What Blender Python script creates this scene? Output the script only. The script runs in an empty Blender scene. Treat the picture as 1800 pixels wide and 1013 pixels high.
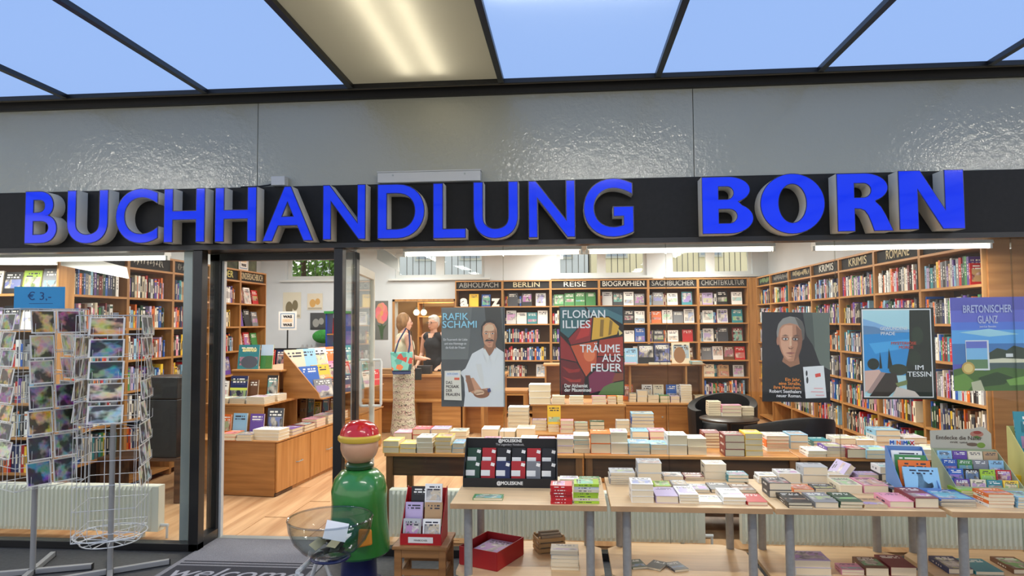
import bpy, bmesh, math, random
from mathutils import Vector, Matrix
random.seed(7)
PI = math.pi
scene = bpy.context.scene
COL = scene.collection

# ------------------------------------------------------------------ camera
F, CX, CY = 1190.0, 900.0, 506.5           # focal length and centre in pixels of the 1800 x 1013 frame
EYE = Vector((0.0, -4.66, 1.60))
def axes(vp=(1000.0, 565.0), roll=-0.0062):
    d = Vector(((vp[0]-CX)/F, -(vp[1]-CY)/F, 1.0)).normalized()
    h = Vector(((vp[0]+1000-CX)/F, -(vp[1]+1000*roll-CY)/F, 1.0))
    n = h.cross(d).normalized()
    if n.y < 0: n = -n
    x = n.cross(d)
    if x.x < 0: x = -x
    return x, d, n                           # world X, Y, Z seen from the camera
AX, AY, AZ = axes()
right = Vector((AX.x, AY.x, AZ.x)); up = Vector((AX.y, AY.y, AZ.y)); fwd = Vector((AX.z, AY.z, AZ.z))
cam_data = bpy.data.cameras.new('camera'); cam = bpy.data.objects.new('camera', cam_data); COL.objects.link(cam)
cam_data.sensor_width = 36.0; cam_data.lens = 36.0*F/1800.0; cam_data.clip_start = 0.05; cam_data.clip_end = 200
cam.matrix_world = Matrix(((right.x, up.x, -fwd.x, EYE.x), (right.y, up.y, -fwd.y, EYE.y), (right.z, up.z, -fwd.z, EYE.z), (0, 0, 0, 1)))
scene.camera = cam
def ray(px, py):
    c = Vector(((px-CX)/F, -(py-CY)/F, 1.0)); return Vector((AX.dot(c), AY.dot(c), AZ.dot(c)))
def PY(px, py, Y):                           # point of the place seen at a pixel, at depth Y
    r = ray(px, py); return EYE + r*((Y-EYE.y)/r.y)
def PZ(px, py, Z):                           # the same, at height Z
    r = ray(px, py); return EYE + r*((Z-EYE.z)/r.z)

# ------------------------------------------------------------------ world, exposure
world = bpy.data.worlds.new('world'); scene.world = world; world.use_nodes = True
world.node_tree.nodes['Background'].inputs[0].default_value = (1.0, 0.96, 0.9, 1)
world.node_tree.nodes['Background'].inputs[1].default_value = 1.15
vs = scene.view_settings
vs.view_transform = 'Standard'; vs.look = 'None'; vs.exposure = 0.15; vs.gamma = 1.0; vs.use_curve_mapping = False

# ------------------------------------------------------------------ materials
def S(r, g, b):
    def c(u):
        u /= 255.0
        return u/12.92 if u <= 0.04045 else ((u+0.055)/1.055)**2.4
    return (c(r), c(g), c(b), 1.0)
MATS = {}
def principled(name):
    m = bpy.data.materials.new(name); m.use_nodes = True
    return m, m.node_tree, m.node_tree.nodes['Principled BSDF']
def mat(name, col=(200, 200, 200), rough=0.5, metal=0.0, var=0.0, scale=8.0, bump=0.0, bscale=60.0, coat=0.0, spec=0.5, stretch=None, col2=None, emit=None):
    if name in MATS: return MATS[name]
    m, t, p = principled(name)
    p.inputs['Base Color'].default_value = S(*col); p.inputs['Roughness'].default_value = rough
    p.inputs['Metallic'].default_value = metal; p.inputs['Coat Weight'].default_value = coat; p.inputs['Coat Roughness'].default_value = 0.04
    p.inputs['Specular IOR Level'].default_value = spec
    if var or col2:
        tc = t.nodes.new('ShaderNodeTexCoord'); mp = t.nodes.new('ShaderNodeMapping'); n = t.nodes.new('ShaderNodeTexNoise')
        t.links.new(tc.outputs['Object'], mp.inputs[0]); t.links.new(mp.outputs[0], n.inputs['Vector'])
        if stretch: mp.inputs['Scale'].default_value = stretch
        n.inputs['Scale'].default_value = scale; n.inputs['Detail'].default_value = 5
        r = t.nodes.new('ShaderNodeValToRGB'); t.links.new(n.outputs['Fac'], r.inputs[0])
        a = S(*col); b = S(*col2) if col2 else tuple(min(1, x*(1+var)) for x in a[:3])+(1,)
        if not col2: a = tuple(x*(1-var) for x in a[:3])+(1,)
        r.color_ramp.elements[0].position = 0.35; r.color_ramp.elements[0].color = a
        r.color_ramp.elements[1].position = 0.65; r.color_ramp.elements[1].color = b
        t.links.new(r.outputs[0], p.inputs['Base Color'])
    if bump:
        tc = t.nodes.new('ShaderNodeTexCoord'); n = t.nodes.new('ShaderNodeTexNoise'); n.inputs['Scale'].default_value = bscale; n.inputs['Detail'].default_value = 3
        b = t.nodes.new('ShaderNodeBump'); b.inputs['Strength'].default_value = bump; b.inputs['Distance'].default_value = 0.02
        t.links.new(tc.outputs['Object'], n.inputs['Vector']); t.links.new(n.outputs['Fac'], b.inputs['Height']); t.links.new(b.outputs[0], p.inputs['Normal'])
    if emit:
        p.inputs['Emission Color'].default_value = S(*emit[:3]); p.inputs['Emission Strength'].default_value = emit[3]
    MATS[name] = m; return m
def wood(name, c1, c2, rough=0.45, axis=2, fine=1.0):
    st = [14*fine, 14*fine, 14*fine]; st[axis] = 0.9*fine
    return mat(name, c1, rough, scale=1.6, stretch=tuple(st), col2=c2)
def glass_mat(name, tint=(1, 1, 1, 1), k=1.0, rough=0.0):
    if name in MATS: return MATS[name]
    m = bpy.data.materials.new(name); m.use_nodes = True; t = m.node_tree; t.nodes.clear()
    o = t.nodes.new('ShaderNodeOutputMaterial'); mx = t.nodes.new('ShaderNodeMixShader'); tr = t.nodes.new('ShaderNodeBsdfTransparent'); gl = t.nodes.new('ShaderNodeBsdfGlossy')
    lw = t.nodes.new('ShaderNodeLayerWeight'); lw.inputs[0].default_value = 0.5; pw = t.nodes.new('ShaderNodeMath'); pw.operation = 'POWER'; pw.inputs[1].default_value = 5.0
    mm = t.nodes.new('ShaderNodeMath'); mm.operation = 'MULTIPLY_ADD'; mm.inputs[1].default_value = min(0.95, 0.7*k); mm.inputs[2].default_value = 0.013*k
    t.links.new(lw.outputs['Facing'], pw.inputs[0])
    tr.inputs[0].default_value = tint; gl.inputs['Roughness'].default_value = rough
    t.links.new(pw.outputs[0], mm.inputs[0]); t.links.new(mm.outputs[0], mx.inputs[0]); t.links.new(tr.outputs[0], mx.inputs[1]); t.links.new(gl.outputs[0], mx.inputs[2]); t.links.new(mx.outputs[0], o.inputs[0])
    MATS[name] = m; return m
def emis(name, col, strength):
    if name in MATS: return MATS[name]
    m = bpy.data.materials.new(name); m.use_nodes = True; t = m.node_tree; t.nodes.clear()
    o = t.nodes.new('ShaderNodeOutputMaterial'); e = t.nodes.new('ShaderNodeEmission'); e.inputs[0].default_value = S(*col); e.inputs[1].default_value = strength
    t.links.new(e.outputs[0], o.inputs[0]); MATS[name] = m; return m
def flat_print():                            # ink: colour comes from the printed shapes' colour attribute
    if 'ink' in MATS: return MATS['ink']
    m, t, p = principled('ink'); a = t.nodes.new('ShaderNodeVertexColor'); a.layer_name = 'ink'
    t.links.new(a.outputs[0], p.inputs['Base Color']); p.inputs['Roughness'].default_value = 0.45; MATS['ink'] = m; return m
def N(t, kind, **kw):
    n = t.nodes.new(kind)
    for k, v in kw.items(): setattr(n, k, v)
    return n
def cover_mat(name='book_cover', portrait=True):
    # printed jacket: ground colour of the object, a picture field, a line of title; laid out in the cover's own unit coordinates
    if name in MATS: return MATS[name]
    m, t, p = principled(name); L = t.links.new
    oi = N(t, 'ShaderNodeObjectInfo'); tc = N(t, 'ShaderNodeTexCoord'); sx = N(t, 'ShaderNodeSeparateXYZ'); L(tc.outputs['Object'], sx.inputs[0])
    def math_(op, a, b=None):
        n = N(t, 'ShaderNodeMath', operation=op)
        for i, v in enumerate((a, b)):
            if v is None: continue
            if isinstance(v, (int, float)): n.inputs[i].default_value = v
            else: L(v, n.inputs[i])
        return n.outputs[0]
    def band(v, lo, hi): return math_('MULTIPLY', math_('GREATER_THAN', v, lo), math_('LESS_THAN', v, hi))
    rnd = oi.outputs['Random']; X, Y, Z = sx.outputs
    r2 = math_('FRACT', math_('MULTIPLY', rnd, 17.31)); r3 = math_('FRACT', math_('MULTIPLY', rnd, 71.7))
    # picture
    nz = N(t, 'ShaderNodeTexNoise', noise_dimensions='4D'); L(tc.outputs['Object'], nz.inputs['Vector']); L(math_('MULTIPLY', rnd, 90.0), nz.inputs['W'])
    nz.inputs['Scale'].default_value = 3.2; nz.inputs['Detail'].default_value = 3
    hsv = N(t, 'ShaderNodeCombineColor', mode='HSV'); L(math_('FRACT', math_('MULTIPLY', rnd, 29.3)), hsv.inputs[0]); hsv.inputs[1].default_value = 0.62; hsv.inputs[2].default_value = 0.55
    ct = N(t, 'ShaderNodeValToRGB'); L(nz.outputs['Fac'], ct.inputs[0]); ce_ = ct.color_ramp.elements; ce_[0].position = 0.36; ce_[0].color = (0.02, 0.02, 0.03, 1); ce_[1].position = 0.66; ce_[1].color = (0.86, 0.8, 0.68, 1)
    mh = N(t, 'ShaderNodeMix', data_type='RGBA'); st_ = N(t, 'ShaderNodeMath', operation='GREATER_THAN'); sc_ = N(t, 'ShaderNodeSeparateColor'); L(nz.outputs['Color'], sc_.inputs[0]); L(sc_.outputs[2], st_.inputs[0]); st_.inputs[1].default_value = 0.5
    L(st_.outputs[0], mh.inputs[0]); L(ct.outputs[0], mh.inputs[6]); L(hsv.outputs[0], mh.inputs[7])
    m0 = N(t, 'ShaderNodeMix', data_type='RGBA'); m0.inputs[0].default_value = 0.3; L(mh.outputs[2], m0.inputs[6]); L(oi.outputs['Color'], m0.inputs[7])
    top = math_('ADD', -0.1, math_('MULTIPLY', r2, 0.5)); bot = math_('ADD', -0.46, math_('MULTIPLY', r3, 0.3))
    pm = math_('MULTIPLY', band(X, -0.42, 0.44), math_('MULTIPLY', math_('GREATER_THAN', Y, bot), math_('LESS_THAN', Y, top)))
    pm = math_('MULTIPLY', pm, math_('GREATER_THAN', math_('FRACT', math_('MULTIPLY', rnd, 5.77)), 0.25))
    m1 = N(t, 'ShaderNodeMix', data_type='RGBA'); L(pm, m1.inputs[0]); L(oi.outputs['Color'], m1.inputs[6]); L(m0.outputs[2], m1.inputs[7])
    # title: broken line of small blocks
    wn = N(t, 'ShaderNodeTexWhiteNoise', noise_dimensions='2D'); cb = N(t, 'ShaderNodeCombineXYZ')
    L(math_('FLOOR', math_('MULTIPLY', X, 16.0)), cb.inputs[0]); L(math_('ADD', math_('FLOOR', math_('MULTIPLY', Y, 9.0)), math_('MULTIPLY', rnd, 50.0)), cb.inputs[1]); L(cb.outputs[0], wn.inputs['Vector'])
    tm = math_('MULTIPLY', math_('GREATER_THAN', wn.outputs['Value'], 0.3), math_('MULTIPLY', band(X, -0.36, 0.36), band(Y, 0.17, 0.42)))
    tm = math_('MULTIPLY', tm, math_('LESS_THAN', math_('FRACT', math_('MULTIPLY', Y, 9.0)), 0.55))
    sp = math_('MULTIPLY', math_('LESS_THAN', X, -0.485), math_('MULTIPLY', band(Z, 0.36, 0.64), band(Y, -0.2, 0.32)))   # lettering on the spine
    wn2 = N(t, 'ShaderNodeTexWhiteNoise', noise_dimensions='1D'); L(math_('ADD', math_('FLOOR', math_('MULTIPLY', Y, 26.0)), math_('MULTIPLY', rnd, 99.0)), wn2.inputs['W'])
    sp = math_('MULTIPLY', sp, math_('GREATER_THAN', wn2.outputs['Value'], 0.45))
    tm = math_('MAXIMUM', tm, sp)
    lum = N(t, 'ShaderNodeRGBToBW'); L(oi.outputs['Color'], lum.inputs[0])
    dk = N(t, 'ShaderNodeMix', data_type='RGBA'); L(math_('GREATER_THAN', lum.outputs[0], 0.3), dk.inputs[0]); dk.inputs[6].default_value = (0.9, 0.88, 0.8, 1); dk.inputs[7].default_value = (0.03, 0.03, 0.05, 1)
    m2 = N(t, 'ShaderNodeMix', data_type='RGBA'); L(tm, m2.inputs[0]); L(m1.outputs[2], m2.inputs[6]); L(dk.outputs[2], m2.inputs[7])
    L(m2.outputs[2], p.inputs['Base Color']); p.inputs['Roughness'].default_value = 0.4
    MATS[name] = m; return m
def card_mat():                              # picture postcard: white margin, painterly field in the object's own hue
    if 'postcard_print' in MATS: return MATS['postcard_print']
    m, t, p = principled('postcard_print'); L = t.links.new
    oi = N(t, 'ShaderNodeObjectInfo'); tc = N(t, 'ShaderNodeTexCoord'); sx = N(t, 'ShaderNodeSeparateXYZ'); L(tc.outputs['Object'], sx.inputs[0])
    def math_(op, a, b):
        n = N(t, 'ShaderNodeMath', operation=op)
        for i, v in enumerate((a, b)):
            if isinstance(v, (int, float)): n.inputs[i].default_value = v
            else: L(v, n.inputs[i])
        return n.outputs[0]
    rnd = oi.outputs['Random']
    nz = N(t, 'ShaderNodeTexNoise', noise_dimensions='4D'); L(tc.outputs['Object'], nz.inputs['Vector']); L(math_('MULTIPLY', rnd, 70.0), nz.inputs['W']); nz.inputs['Scale'].default_value = 1.7; nz.inputs['Detail'].default_value = 2.5
    nz2 = N(t, 'ShaderNodeTexNoise', noise_dimensions='4D'); L(tc.outputs['Object'], nz2.inputs['Vector']); L(math_('MULTIPLY', rnd, 31.0), nz2.inputs['W']); nz2.inputs['Scale'].default_value = 2.6; nz2.inputs['Detail'].default_value = 3
    r = N(t, 'ShaderNodeValToRGB'); L(nz.outputs['Fac'], r.inputs[0])
    e = r.color_ramp.elements; e[0].position = 0.45; e[0].color = (0.03, 0.03, 0.035, 1); e[1].position = 0.55; e[1].color = (1, 1, 1, 1)
    hs = N(t, 'ShaderNodeHueSaturation'); L(nz2.outputs['Color'], hs.inputs['Color']); hs.inputs['Saturation'].default_value = 3.2; hs.inputs['Value'].default_value = 1.25
    a = N(t, 'ShaderNodeMix', data_type='RGBA'); a.inputs[0].default_value = 0.3; L(oi.outputs['Color'], a.inputs[6]); L(hs.outputs[0], a.inputs[7])
    b = N(t, 'ShaderNodeMix', data_type='RGBA', blend_type='MULTIPLY'); b.inputs[0].default_value = 0.92; L(a.outputs[2], b.inputs[6]); L(r.outputs[0], b.inputs[7])
    ax = N(t, 'ShaderNodeMath', operation='ABSOLUTE'); L(sx.outputs[0], ax.inputs[0]); az = N(t, 'ShaderNodeMath', operation='ABSOLUTE'); L(math_('SUBTRACT', sx.outputs[2], 0.5), az.inputs[0])
    mk = math_('MULTIPLY', math_('LESS_THAN', ax.outputs[0], 0.445), math_('LESS_THAN', az.outputs[0], 0.445))
    c = N(t, 'ShaderNodeMix', data_type='RGBA'); L(mk, c.inputs[0]); c.inputs[6].default_value = S(225, 222, 214); L(b.outputs[2], c.inputs[7])
    L(c.outputs[2], p.inputs['Base Color']); p.inputs['Roughness'].default_value = 0.35
    MATS['postcard_print'] = m; return m

# ------------------------------------------------------------------ mesh building
class MB:
    def __init__(s): s.v = []; s.f = []; s.mi = []; s.c = []
    def add(s, vs, fs, m=0, col=None):
        b = len(s.v); s.v += [tuple(v) for v in vs]
        for f in fs: s.f.append(tuple(i+b for i in f)); s.mi.append(m); s.c.append(col)
        return s
    def box(s, x0, x1, y0, y1, z0, z1, m=0, col=None, M=None):
        vs = [(x, y, z) for z in (z0, z1) for y in (y0, y1) for x in (x0, x1)]
        if M is not None: vs = [tuple(M @ Vector(v)) for v in vs]
        return s.add(vs, [(0, 2, 3, 1), (4, 5, 7, 6), (0, 1, 5, 4), (2, 6, 7, 3), (0, 4, 6, 2), (1, 3, 7, 5)], m, col)
    def prism(s, poly, t0, t1, plane='XZ', m=0, col=None):
        n = len(poly); P = {'XZ': lambda a, b, t: (a, t, b), 'XY': lambda a, b, t: (a, b, t), 'YZ': lambda a, b, t: (t, a, b)}[plane]
        vs = [P(a, b, t0) for a, b in poly]+[P(a, b, t1) for a, b in poly]
        fs = [tuple(range(n)), tuple(range(2*n-1, n-1, -1))]+[(i, i+n, (i+1) % n+n, (i+1) % n) for i in range(n)]
        return s.add(vs, fs, m, col)
    def cyl(s, p0, p1, r0, r1=None, n=12, m=0, caps=True):
        p0, p1 = Vector(p0), Vector(p1); r1 = r0 if r1 is None else r1; d = (p1-p0)
        q = d.to_track_quat('Z', 'Y'); a = q @ Vector((1, 0, 0)); b = q @ Vector((0, 1, 0)); vs = []
        for p, r in ((p0, r0), (p1, r1)):
            for i in range(n): t = 2*PI*i/n; vs.append(p+a*(r*math.cos(t))+b*(r*math.sin(t)))
        fs = [(i, (i+1) % n, (i+1) % n+n, i+n) for i in range(n)]
        if caps: fs += [tuple(range(n-1, -1, -1)), tuple(range(n, 2*n))]
        return s.add(vs, fs, m)
    def tube(s, pts, r, n=6, m=0, closed=False):
        pts = [Vector(p) for p in pts]; k = len(pts); vs = []; ref = None
        for i, p in enumerate(pts):
            a = pts[(i-1) % k] if (closed or i > 0) else p; b = pts[(i+1) % k] if (closed or i < k-1) else p
            d = (b-a); d = d.normalized() if d.length > 1e-9 else Vector((0, 0, 1))
            if ref is None: ref = Vector((0, 0, 1)) if abs(d.z) < 0.9 else Vector((1, 0, 0))
            u = d.cross(ref); u = u.normalized() if u.length > 1e-6 else d.orthogonal().normalized(); w = u.cross(d); ref = w
            rr = r[i] if isinstance(r, (list, tuple)) else r
            for j in range(n): t = 2*PI*j/n; vs.append(p+u*(rr*math.cos(t))+w*(rr*math.sin(t)))
        fs = [(i*n+j, i*n+(j+1) % n, ((i+1) % k)*n+(j+1) % n, ((i+1) % k)*n+j) for i in range(k if closed else k-1) for j in range(n)]
        if not closed: fs += [tuple(range(n-1, -1, -1)), tuple((k-1)*n+j for j in range(n))]
        return s.add(vs, fs, m)
    def lathe(s, prof, n=32, c=(0, 0, 0), m=0, sx=1.0, sy=1.0):
        vs = []; k = len(prof)
        for r, z in prof:
            for j in range(n): t = 2*PI*j/n; vs.append((c[0]+sx*r*math.cos(t), c[1]+sy*r*math.sin(t), c[2]+z))
        fs = [(i*n+j, i*n+(j+1) % n, (i+1)*n+(j+1) % n, (i+1)*n+j) for i in range(k-1) for j in range(n)]
        fs += [tuple(range(n-1, -1, -1)), tuple((k-1)*n+j for j in range(n))]
        return s.add(vs, fs, m)
    def ball(s, c, r, n=12, m=0, sc=(1, 1, 1)):
        vs = []; c = Vector(c)
        for i in range(1, n):
            a = PI*i/n
            for j in range(2*n): t = PI*j/n; vs.append(c+Vector((sc[0]*r*math.sin(a)*math.cos(t), sc[1]*r*math.sin(a)*math.sin(t), sc[2]*r*math.cos(a))))
        k = len(vs); vs += [c+Vector((0, 0, sc[2]*r)), c-Vector((0, 0, sc[2]*r))]; w = 2*n
        fs = [(i*w+j, (i+1)*w+j, (i+1)*w+(j+1) % w, i*w+(j+1) % w) for i in range(n-2) for j in range(w)]
        fs += [(k, j, (j+1) % w) for j in range(w)]+[(k+1, (n-2)*w+(j+1) % w, (n-2)*w+j) for j in range(w)]
        return s.add(vs, fs, m)
    def mesh(s, name, mats, smooth=False):
        me = bpy.data.meshes.new(name); me.from_pydata(s.v, [], s.f)
        for mt in (mats if isinstance(mats, (list, tuple)) else [mats]): me.materials.append(mt)
        if len(me.materials) > 1: me.polygons.foreach_set('material_index', s.mi)
        if any(c is not None for c in s.c):
            at = me.color_attributes.new('ink', 'FLOAT_COLOR', 'CORNER'); data = []
            for p, c in zip(me.polygons, s.c): data += list(c or (1, 1, 1, 1))*p.loop_total
            at.data.foreach_set('color', data)
        if smooth: me.polygons.foreach_set('use_smooth', [True]*len(me.polygons))
        me.update(); return me
    def build(s, name, mats, parent=None, smooth=False, bevel=0.0, loc=None, rot=None, seg=2):
        o = bpy.data.objects.new(name, s.mesh(name, mats, smooth)); COL.objects.link(o)
        if parent: o.parent = parent
        if loc is not None: o.location = loc
        if rot is not None: o.rotation_euler = rot
        if bevel:
            b = o.modifiers.new('bevel', 'BEVEL'); b.width = bevel; b.segments = seg; b.limit_method = 'ANGLE'
        if smooth and not bevel:
            try: o.data.set_sharp_from_angle(angle=math.radians(40))
            except Exception: pass
        return o
def tag(o, label=None, cat=None, group=None, kind=None):
    if label: o['label'] = label
    if cat: o['category'] = cat
    if group: o['group'] = group
    if kind: o['kind'] = kind
    return o
def empty(name, loc=(0, 0, 0), rz=0.0, rot=None):
    o = bpy.data.objects.new(name, None); COL.objects.link(o); o.empty_display_size = 0.05
    o.location = loc; o.rotation_euler = rot if rot else (0, 0, rz); return o
def inst(name, me, parent=None, loc=(0, 0, 0), rot=(0, 0, 0), sc=(1, 1, 1), col=None):
    o = bpy.data.objects.new(name, me); COL.objects.link(o)
    if parent: o.parent = parent
    o.location = loc; o.rotation_euler = rot; o.scale = sc
    if col: o.color = col
    return o
def copy_tree(o, parent=None):
    c = o.copy(); COL.objects.link(c)
    if parent: c.parent = parent
    for ch in list(o.children):
        d = copy_tree(ch, c)
    return c
def struct(name, mb, m, parent=None, **kw): return tag(mb.build(name, m, parent, **kw), kind='structure')
def text(body, h, m, parent, loc=(0, 0, 0), rot=(PI/2, 0, 0), width=None, align='CENTER', depth=0.0006, fat=0.0, shear=0.0, name='lettering', spacing=1.0, line=1.0, res=3):
    heavy = fat if any(q in body for q in 'MWV') else 0.0
    if heavy: fat = 0.0                      # sharp joints of these letters do not take an offset: thickened by shifted copies instead
    cu = bpy.data.curves.new(name, 'FONT'); cu.body = body; cu.size = 1.0; cu.extrude = 0.0; cu.offset = fat; cu.shear = shear; cu.align_x = align; cu.space_character = spacing; cu.space_line = line; cu.resolution_u = res
    to = bpy.data.objects.new(name, cu); cu.extrude = max(depth, 0.0002)/h*0.69
    me = bpy.data.meshes.new_from_object(to); bpy.data.objects.remove(to); bpy.data.curves.remove(cu)
    if heavy:
        bm = bmesh.new()
        for q, (dx, dy) in enumerate(((-heavy, -heavy), (heavy, -heavy), (-heavy, heavy), (heavy, heavy), (0, 0))):
            n0 = len(bm.verts); bm.from_mesh(me); bm.verts.ensure_lookup_table(); bmesh.ops.translate(bm, verts=bm.verts[n0:], vec=(dx, dy, 0.0025*q))
        bm.to_mesh(me); bm.free()
    k = h/0.69; xs = [v.co.x for v in me.vertices]
    kx = k if not width or not xs else width/max(1e-6, max(xs)-min(xs))
    for v in me.vertices: v.co = (v.co.x*kx, v.co.y*k, v.co.z*k)
    me.materials.clear(); me.materials.append(m); me.name = name
    o = bpy.data.objects.new(name, me); COL.objects.link(o); o.parent = parent; o.location = loc; o.rotation_euler = rot
    return o
def picture(shapes, w, h, parent, loc=(0, 0, 0), rot=(0, 0, 0), name='picture', step=0.00025, gain=1.0):
    # flat print in the XZ plane facing -Y; shapes: (rgb, [(u, v)...]) in unit coordinates, later ones lie on earlier ones
    mb = MB()
    for i, (c, pts) in enumerate(shapes):
        y = -step*(i+1); vs = [((u-0.5)*w, y, v*h) for u, v in pts]
        area = sum(vs[k][0]*vs[(k+1) % len(vs)][2]-vs[(k+1) % len(vs)][0]*vs[k][2] for k in range(len(vs)))
        if area < 0: vs.reverse()
        mb.add(vs, [tuple(range(len(vs)))], 0, tuple(min(0.92, q*gain) for q in S(*c)[:3])+(1,))
    o = mb.build(name, flat_print(), parent, loc=loc, rot=rot); return o
def oval(cx, cy, rx, ry, n=20, a0=0, a1=360): return [(cx+rx*math.cos(math.radians(a0+(a1-a0)*i/n)), cy+ry*math.sin(math.radians(a0+(a1-a0)*i/n))) for i in range(n if a1-a0 >= 360 else n+1)]
def rect(x0, y0, x1, y1): return [(x0, y0), (x1, y0), (x1, y1), (x0, y1)]
ORD = 'first second third fourth fifth sixth seventh eighth ninth tenth eleventh twelfth thirteenth fourteenth fifteenth sixteenth seventeenth eighteenth nineteenth twentieth twenty-first twenty-second twenty-third twenty-fourth twenty-fifth twenty-sixth twenty-seventh twenty-eighth twenty-ninth thirtieth thirty-first thirty-second thirty-third thirty-fourth thirty-fifth thirty-sixth thirty-seventh thirty-eighth thirty-ninth fortieth'.split()
INK = {'white': (238, 236, 230), 'cream': (226, 214, 186), 'black': (30, 29, 32), 'grey': (128, 130, 134), 'dark grey': (66, 68, 74), 'red': (190, 34, 38), 'dark red': (112, 28, 36), 'orange': (226, 112, 40), 'yellow': (238, 196, 60),
       'green': (66, 134, 72), 'dark green': (34, 74, 52), 'lime green': (160, 196, 50), 'teal': (54, 140, 150), 'light blue': (146, 194, 222), 'blue': (40, 92, 176), 'dark blue': (34, 46, 92), 'purple': (98, 66, 148), 'lilac': (186, 168, 204),
       'pink': (226, 150, 172), 'brown': (112, 74, 48), 'tan': (186, 150, 108), 'pale grey': (198, 200, 200)}
SPINES = ['white']*5+['cream']*4+['black']*6+['grey']*3+['dark grey']*4+['red']*4+['dark red']*2+['orange']*2+['yellow']*2+['green', 'dark green', 'teal', 'light blue', 'light blue']+['blue']*3+['dark blue']*4+['purple']*2+['lilac', 'pink', 'brown', 'brown', 'tan', 'pale grey', 'pale grey']
BRIGHT = ['white', 'red', 'orange', 'yellow', 'green', 'lime green', 'teal', 'light blue', 'blue', 'purple', 'pink', 'light blue', 'dark blue']

# ------------------------------------------------------------------ lamps of the shop (fittings are built with the ceiling below)
def area(name, loc, rot, sx, sy, power, col=(1, 0.98, 0.93)):
    l = bpy.data.lights.new(name, 'AREA'); l.shape = 'RECTANGLE'; l.size = sx; l.size_y = sy; l.energy = power; l.color = col
    o = bpy.data.objects.new(name, l); COL.objects.link(o); o.location = loc; o.rotation_euler = rot; return o
CEIL = 2.95
SHOP_LAMPS = [(-4.4, 2.4), (-4.4, 5.2), (-2.4, 1.6), (-2.4, 3.6), (-2.6, 5.8), (-0.4, 2.2), (-0.4, 4.4), (-0.2, 6.1), (1.7, 2.2), (1.7, 4.4), (2.0, 6.1)]
for i, (x, y) in enumerate(SHOP_LAMPS): area('shop_lamp_light', (x, y, CEIL-0.115), (0, 0, 0), 0.22, 1.3, 34)
area('back_room_light', (-2.6, 8.4, 2.2), (0, 0, 0), 0.6, 0.6, 30, (1, 0.85, 0.6))

# ------------------------------------------------------------------ setting: passage
m_white = mat('white_paint', (214, 216, 214), 0.6, var=0.04, scale=3)
m_wallin = mat('shop_wall_paint', (206, 211, 214), 0.7, var=0.05, scale=2)
m_black = mat('black_lacquer_metal', (22, 22, 24), 0.35)
m_fascia = mat('black_fascia', (25, 25, 25), 0.55, var=0.12, scale=30, spec=0.25)
m_outwall = mat('grey_enamel_panel', (160, 160, 146), 0.09, bump=0.2, bscale=34.0, spec=0.7)
m_floor_out = mat('dark_stone_floor', (52, 53, 56), 0.6, var=0.25, scale=40)
m_trim = mat('beige_trim', (150, 138, 116), 0.5)
m_glass = glass_mat('shop_glass', (0.965, 0.98, 0.97, 1), 1.0)
m_alu = mat('grey_aluminium', (158, 166, 164), 0.35, metal=0.3)
m_laminate = wood('laminate_floor', (176, 132, 92), (214, 174, 130), 0.4, axis=1, fine=0.5)
WOOD = wood('oiled_beech', (156, 108, 58), (190, 138, 80), 0.42, axis=2)
WOOD_H = wood('oiled_beech_across', (166, 114, 62), (200, 146, 86), 0.42, axis=0)
WOOD_D = wood('dark_stained_oak', (62, 40, 24), (96, 66, 42), 0.5, axis=0)

XL, XR = -6.4, 6.6
fl = struct('floor_passage', MB().box(XL-2, XR+2, -11, 0.0, -0.12, 0), m_floor_out)
fi = struct('floor_shop', MB().box(-5.5, 4.6, 0.0, 9.6, -0.12, -0.004), m_laminate)
pl = MB().box(-0.094, 0.094, -0.745, 0.745, -0.004, 0).mesh('plank', m_laminate)
for i in range(11):
    for j in range(3):
        p = inst('plank', pl, fi, (-2.62+0.19*i, 1.08+0.5*(i % 3)+1.494*j, 0.0002*((i*7+j*3) % 4)))
# upper wall: enamel panels with open joints
uw = struct('wall_upper', MB().box(XL, XR, 0.012, 0.30, 2.15, 3.6), mat('joint_dark', (60, 62, 60), 0.7))
seams = [XL, -5.30, -2.22, 0.86, 3.96, XR]
for a, b in zip(seams[:-1], seams[1:]):
    MB().box(a+0.002, b-0.002, -0.012, 0.012, 2.52, 3.30).build('wall_panel', m_outwall, uw, bevel=0.002)
struct('trim_1', MB().box(XL, XR, -0.05, -0.012, 3.185, 3.245), mat('black_edge', (14, 14, 15), 0.5))
struct('trim_2', MB().box(XL, XR, -0.155, -0.0121, 3.2452, 3.30), m_trim)
# fascia
struct('trim_3', MB().box(XL, XR, -0.035, -0.0121, 2.16, 2.572), m_fascia, bevel=0.003)
struct('trim_4', MB().box(XL, XR, -0.05, 0.06, 2.125, 2.1598), m_black)
# junction boxes resting on the fascia
mb_ = mat('light_grey_box', (188, 190, 190), 0.5)
a = PY(478, 330, -0.06); b = PY(503, 313, -0.06)
jb = empty('junction_box', ((a.x+b.x)/2, -0.036, 2.5722)); tag(jb, 'small pale grey junction box on the fascia above the letter H', 'junction box')
MB().box(-0.05, 0.05, -0.045, 0.022, 0, 0.065).build('body', mb_, jb, bevel=0.004)
MB().tube([(-0.05, 0.0, 0.02), (-0.09, 0.005, 0.012), (-0.16, 0.012, 0.006), (-0.3, 0.016, 0.005)], 0.005).build('cable', m_black, jb, smooth=True)
a = PY(665, 322, -0.06); b = PY(845, 303, -0.06)
cb = empty('ballast_box', ((a.x+b.x)/2, -0.036, 2.5722)); tag(cb, 'long pale grey ballast box on the fascia above the letters D and L', 'ballast box')
hw = (b.x-a.x)/2
MB().box(-hw, hw, -0.045, 0.022, 0, 0.07).build('body', mb_, cb, bevel=0.003)
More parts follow.
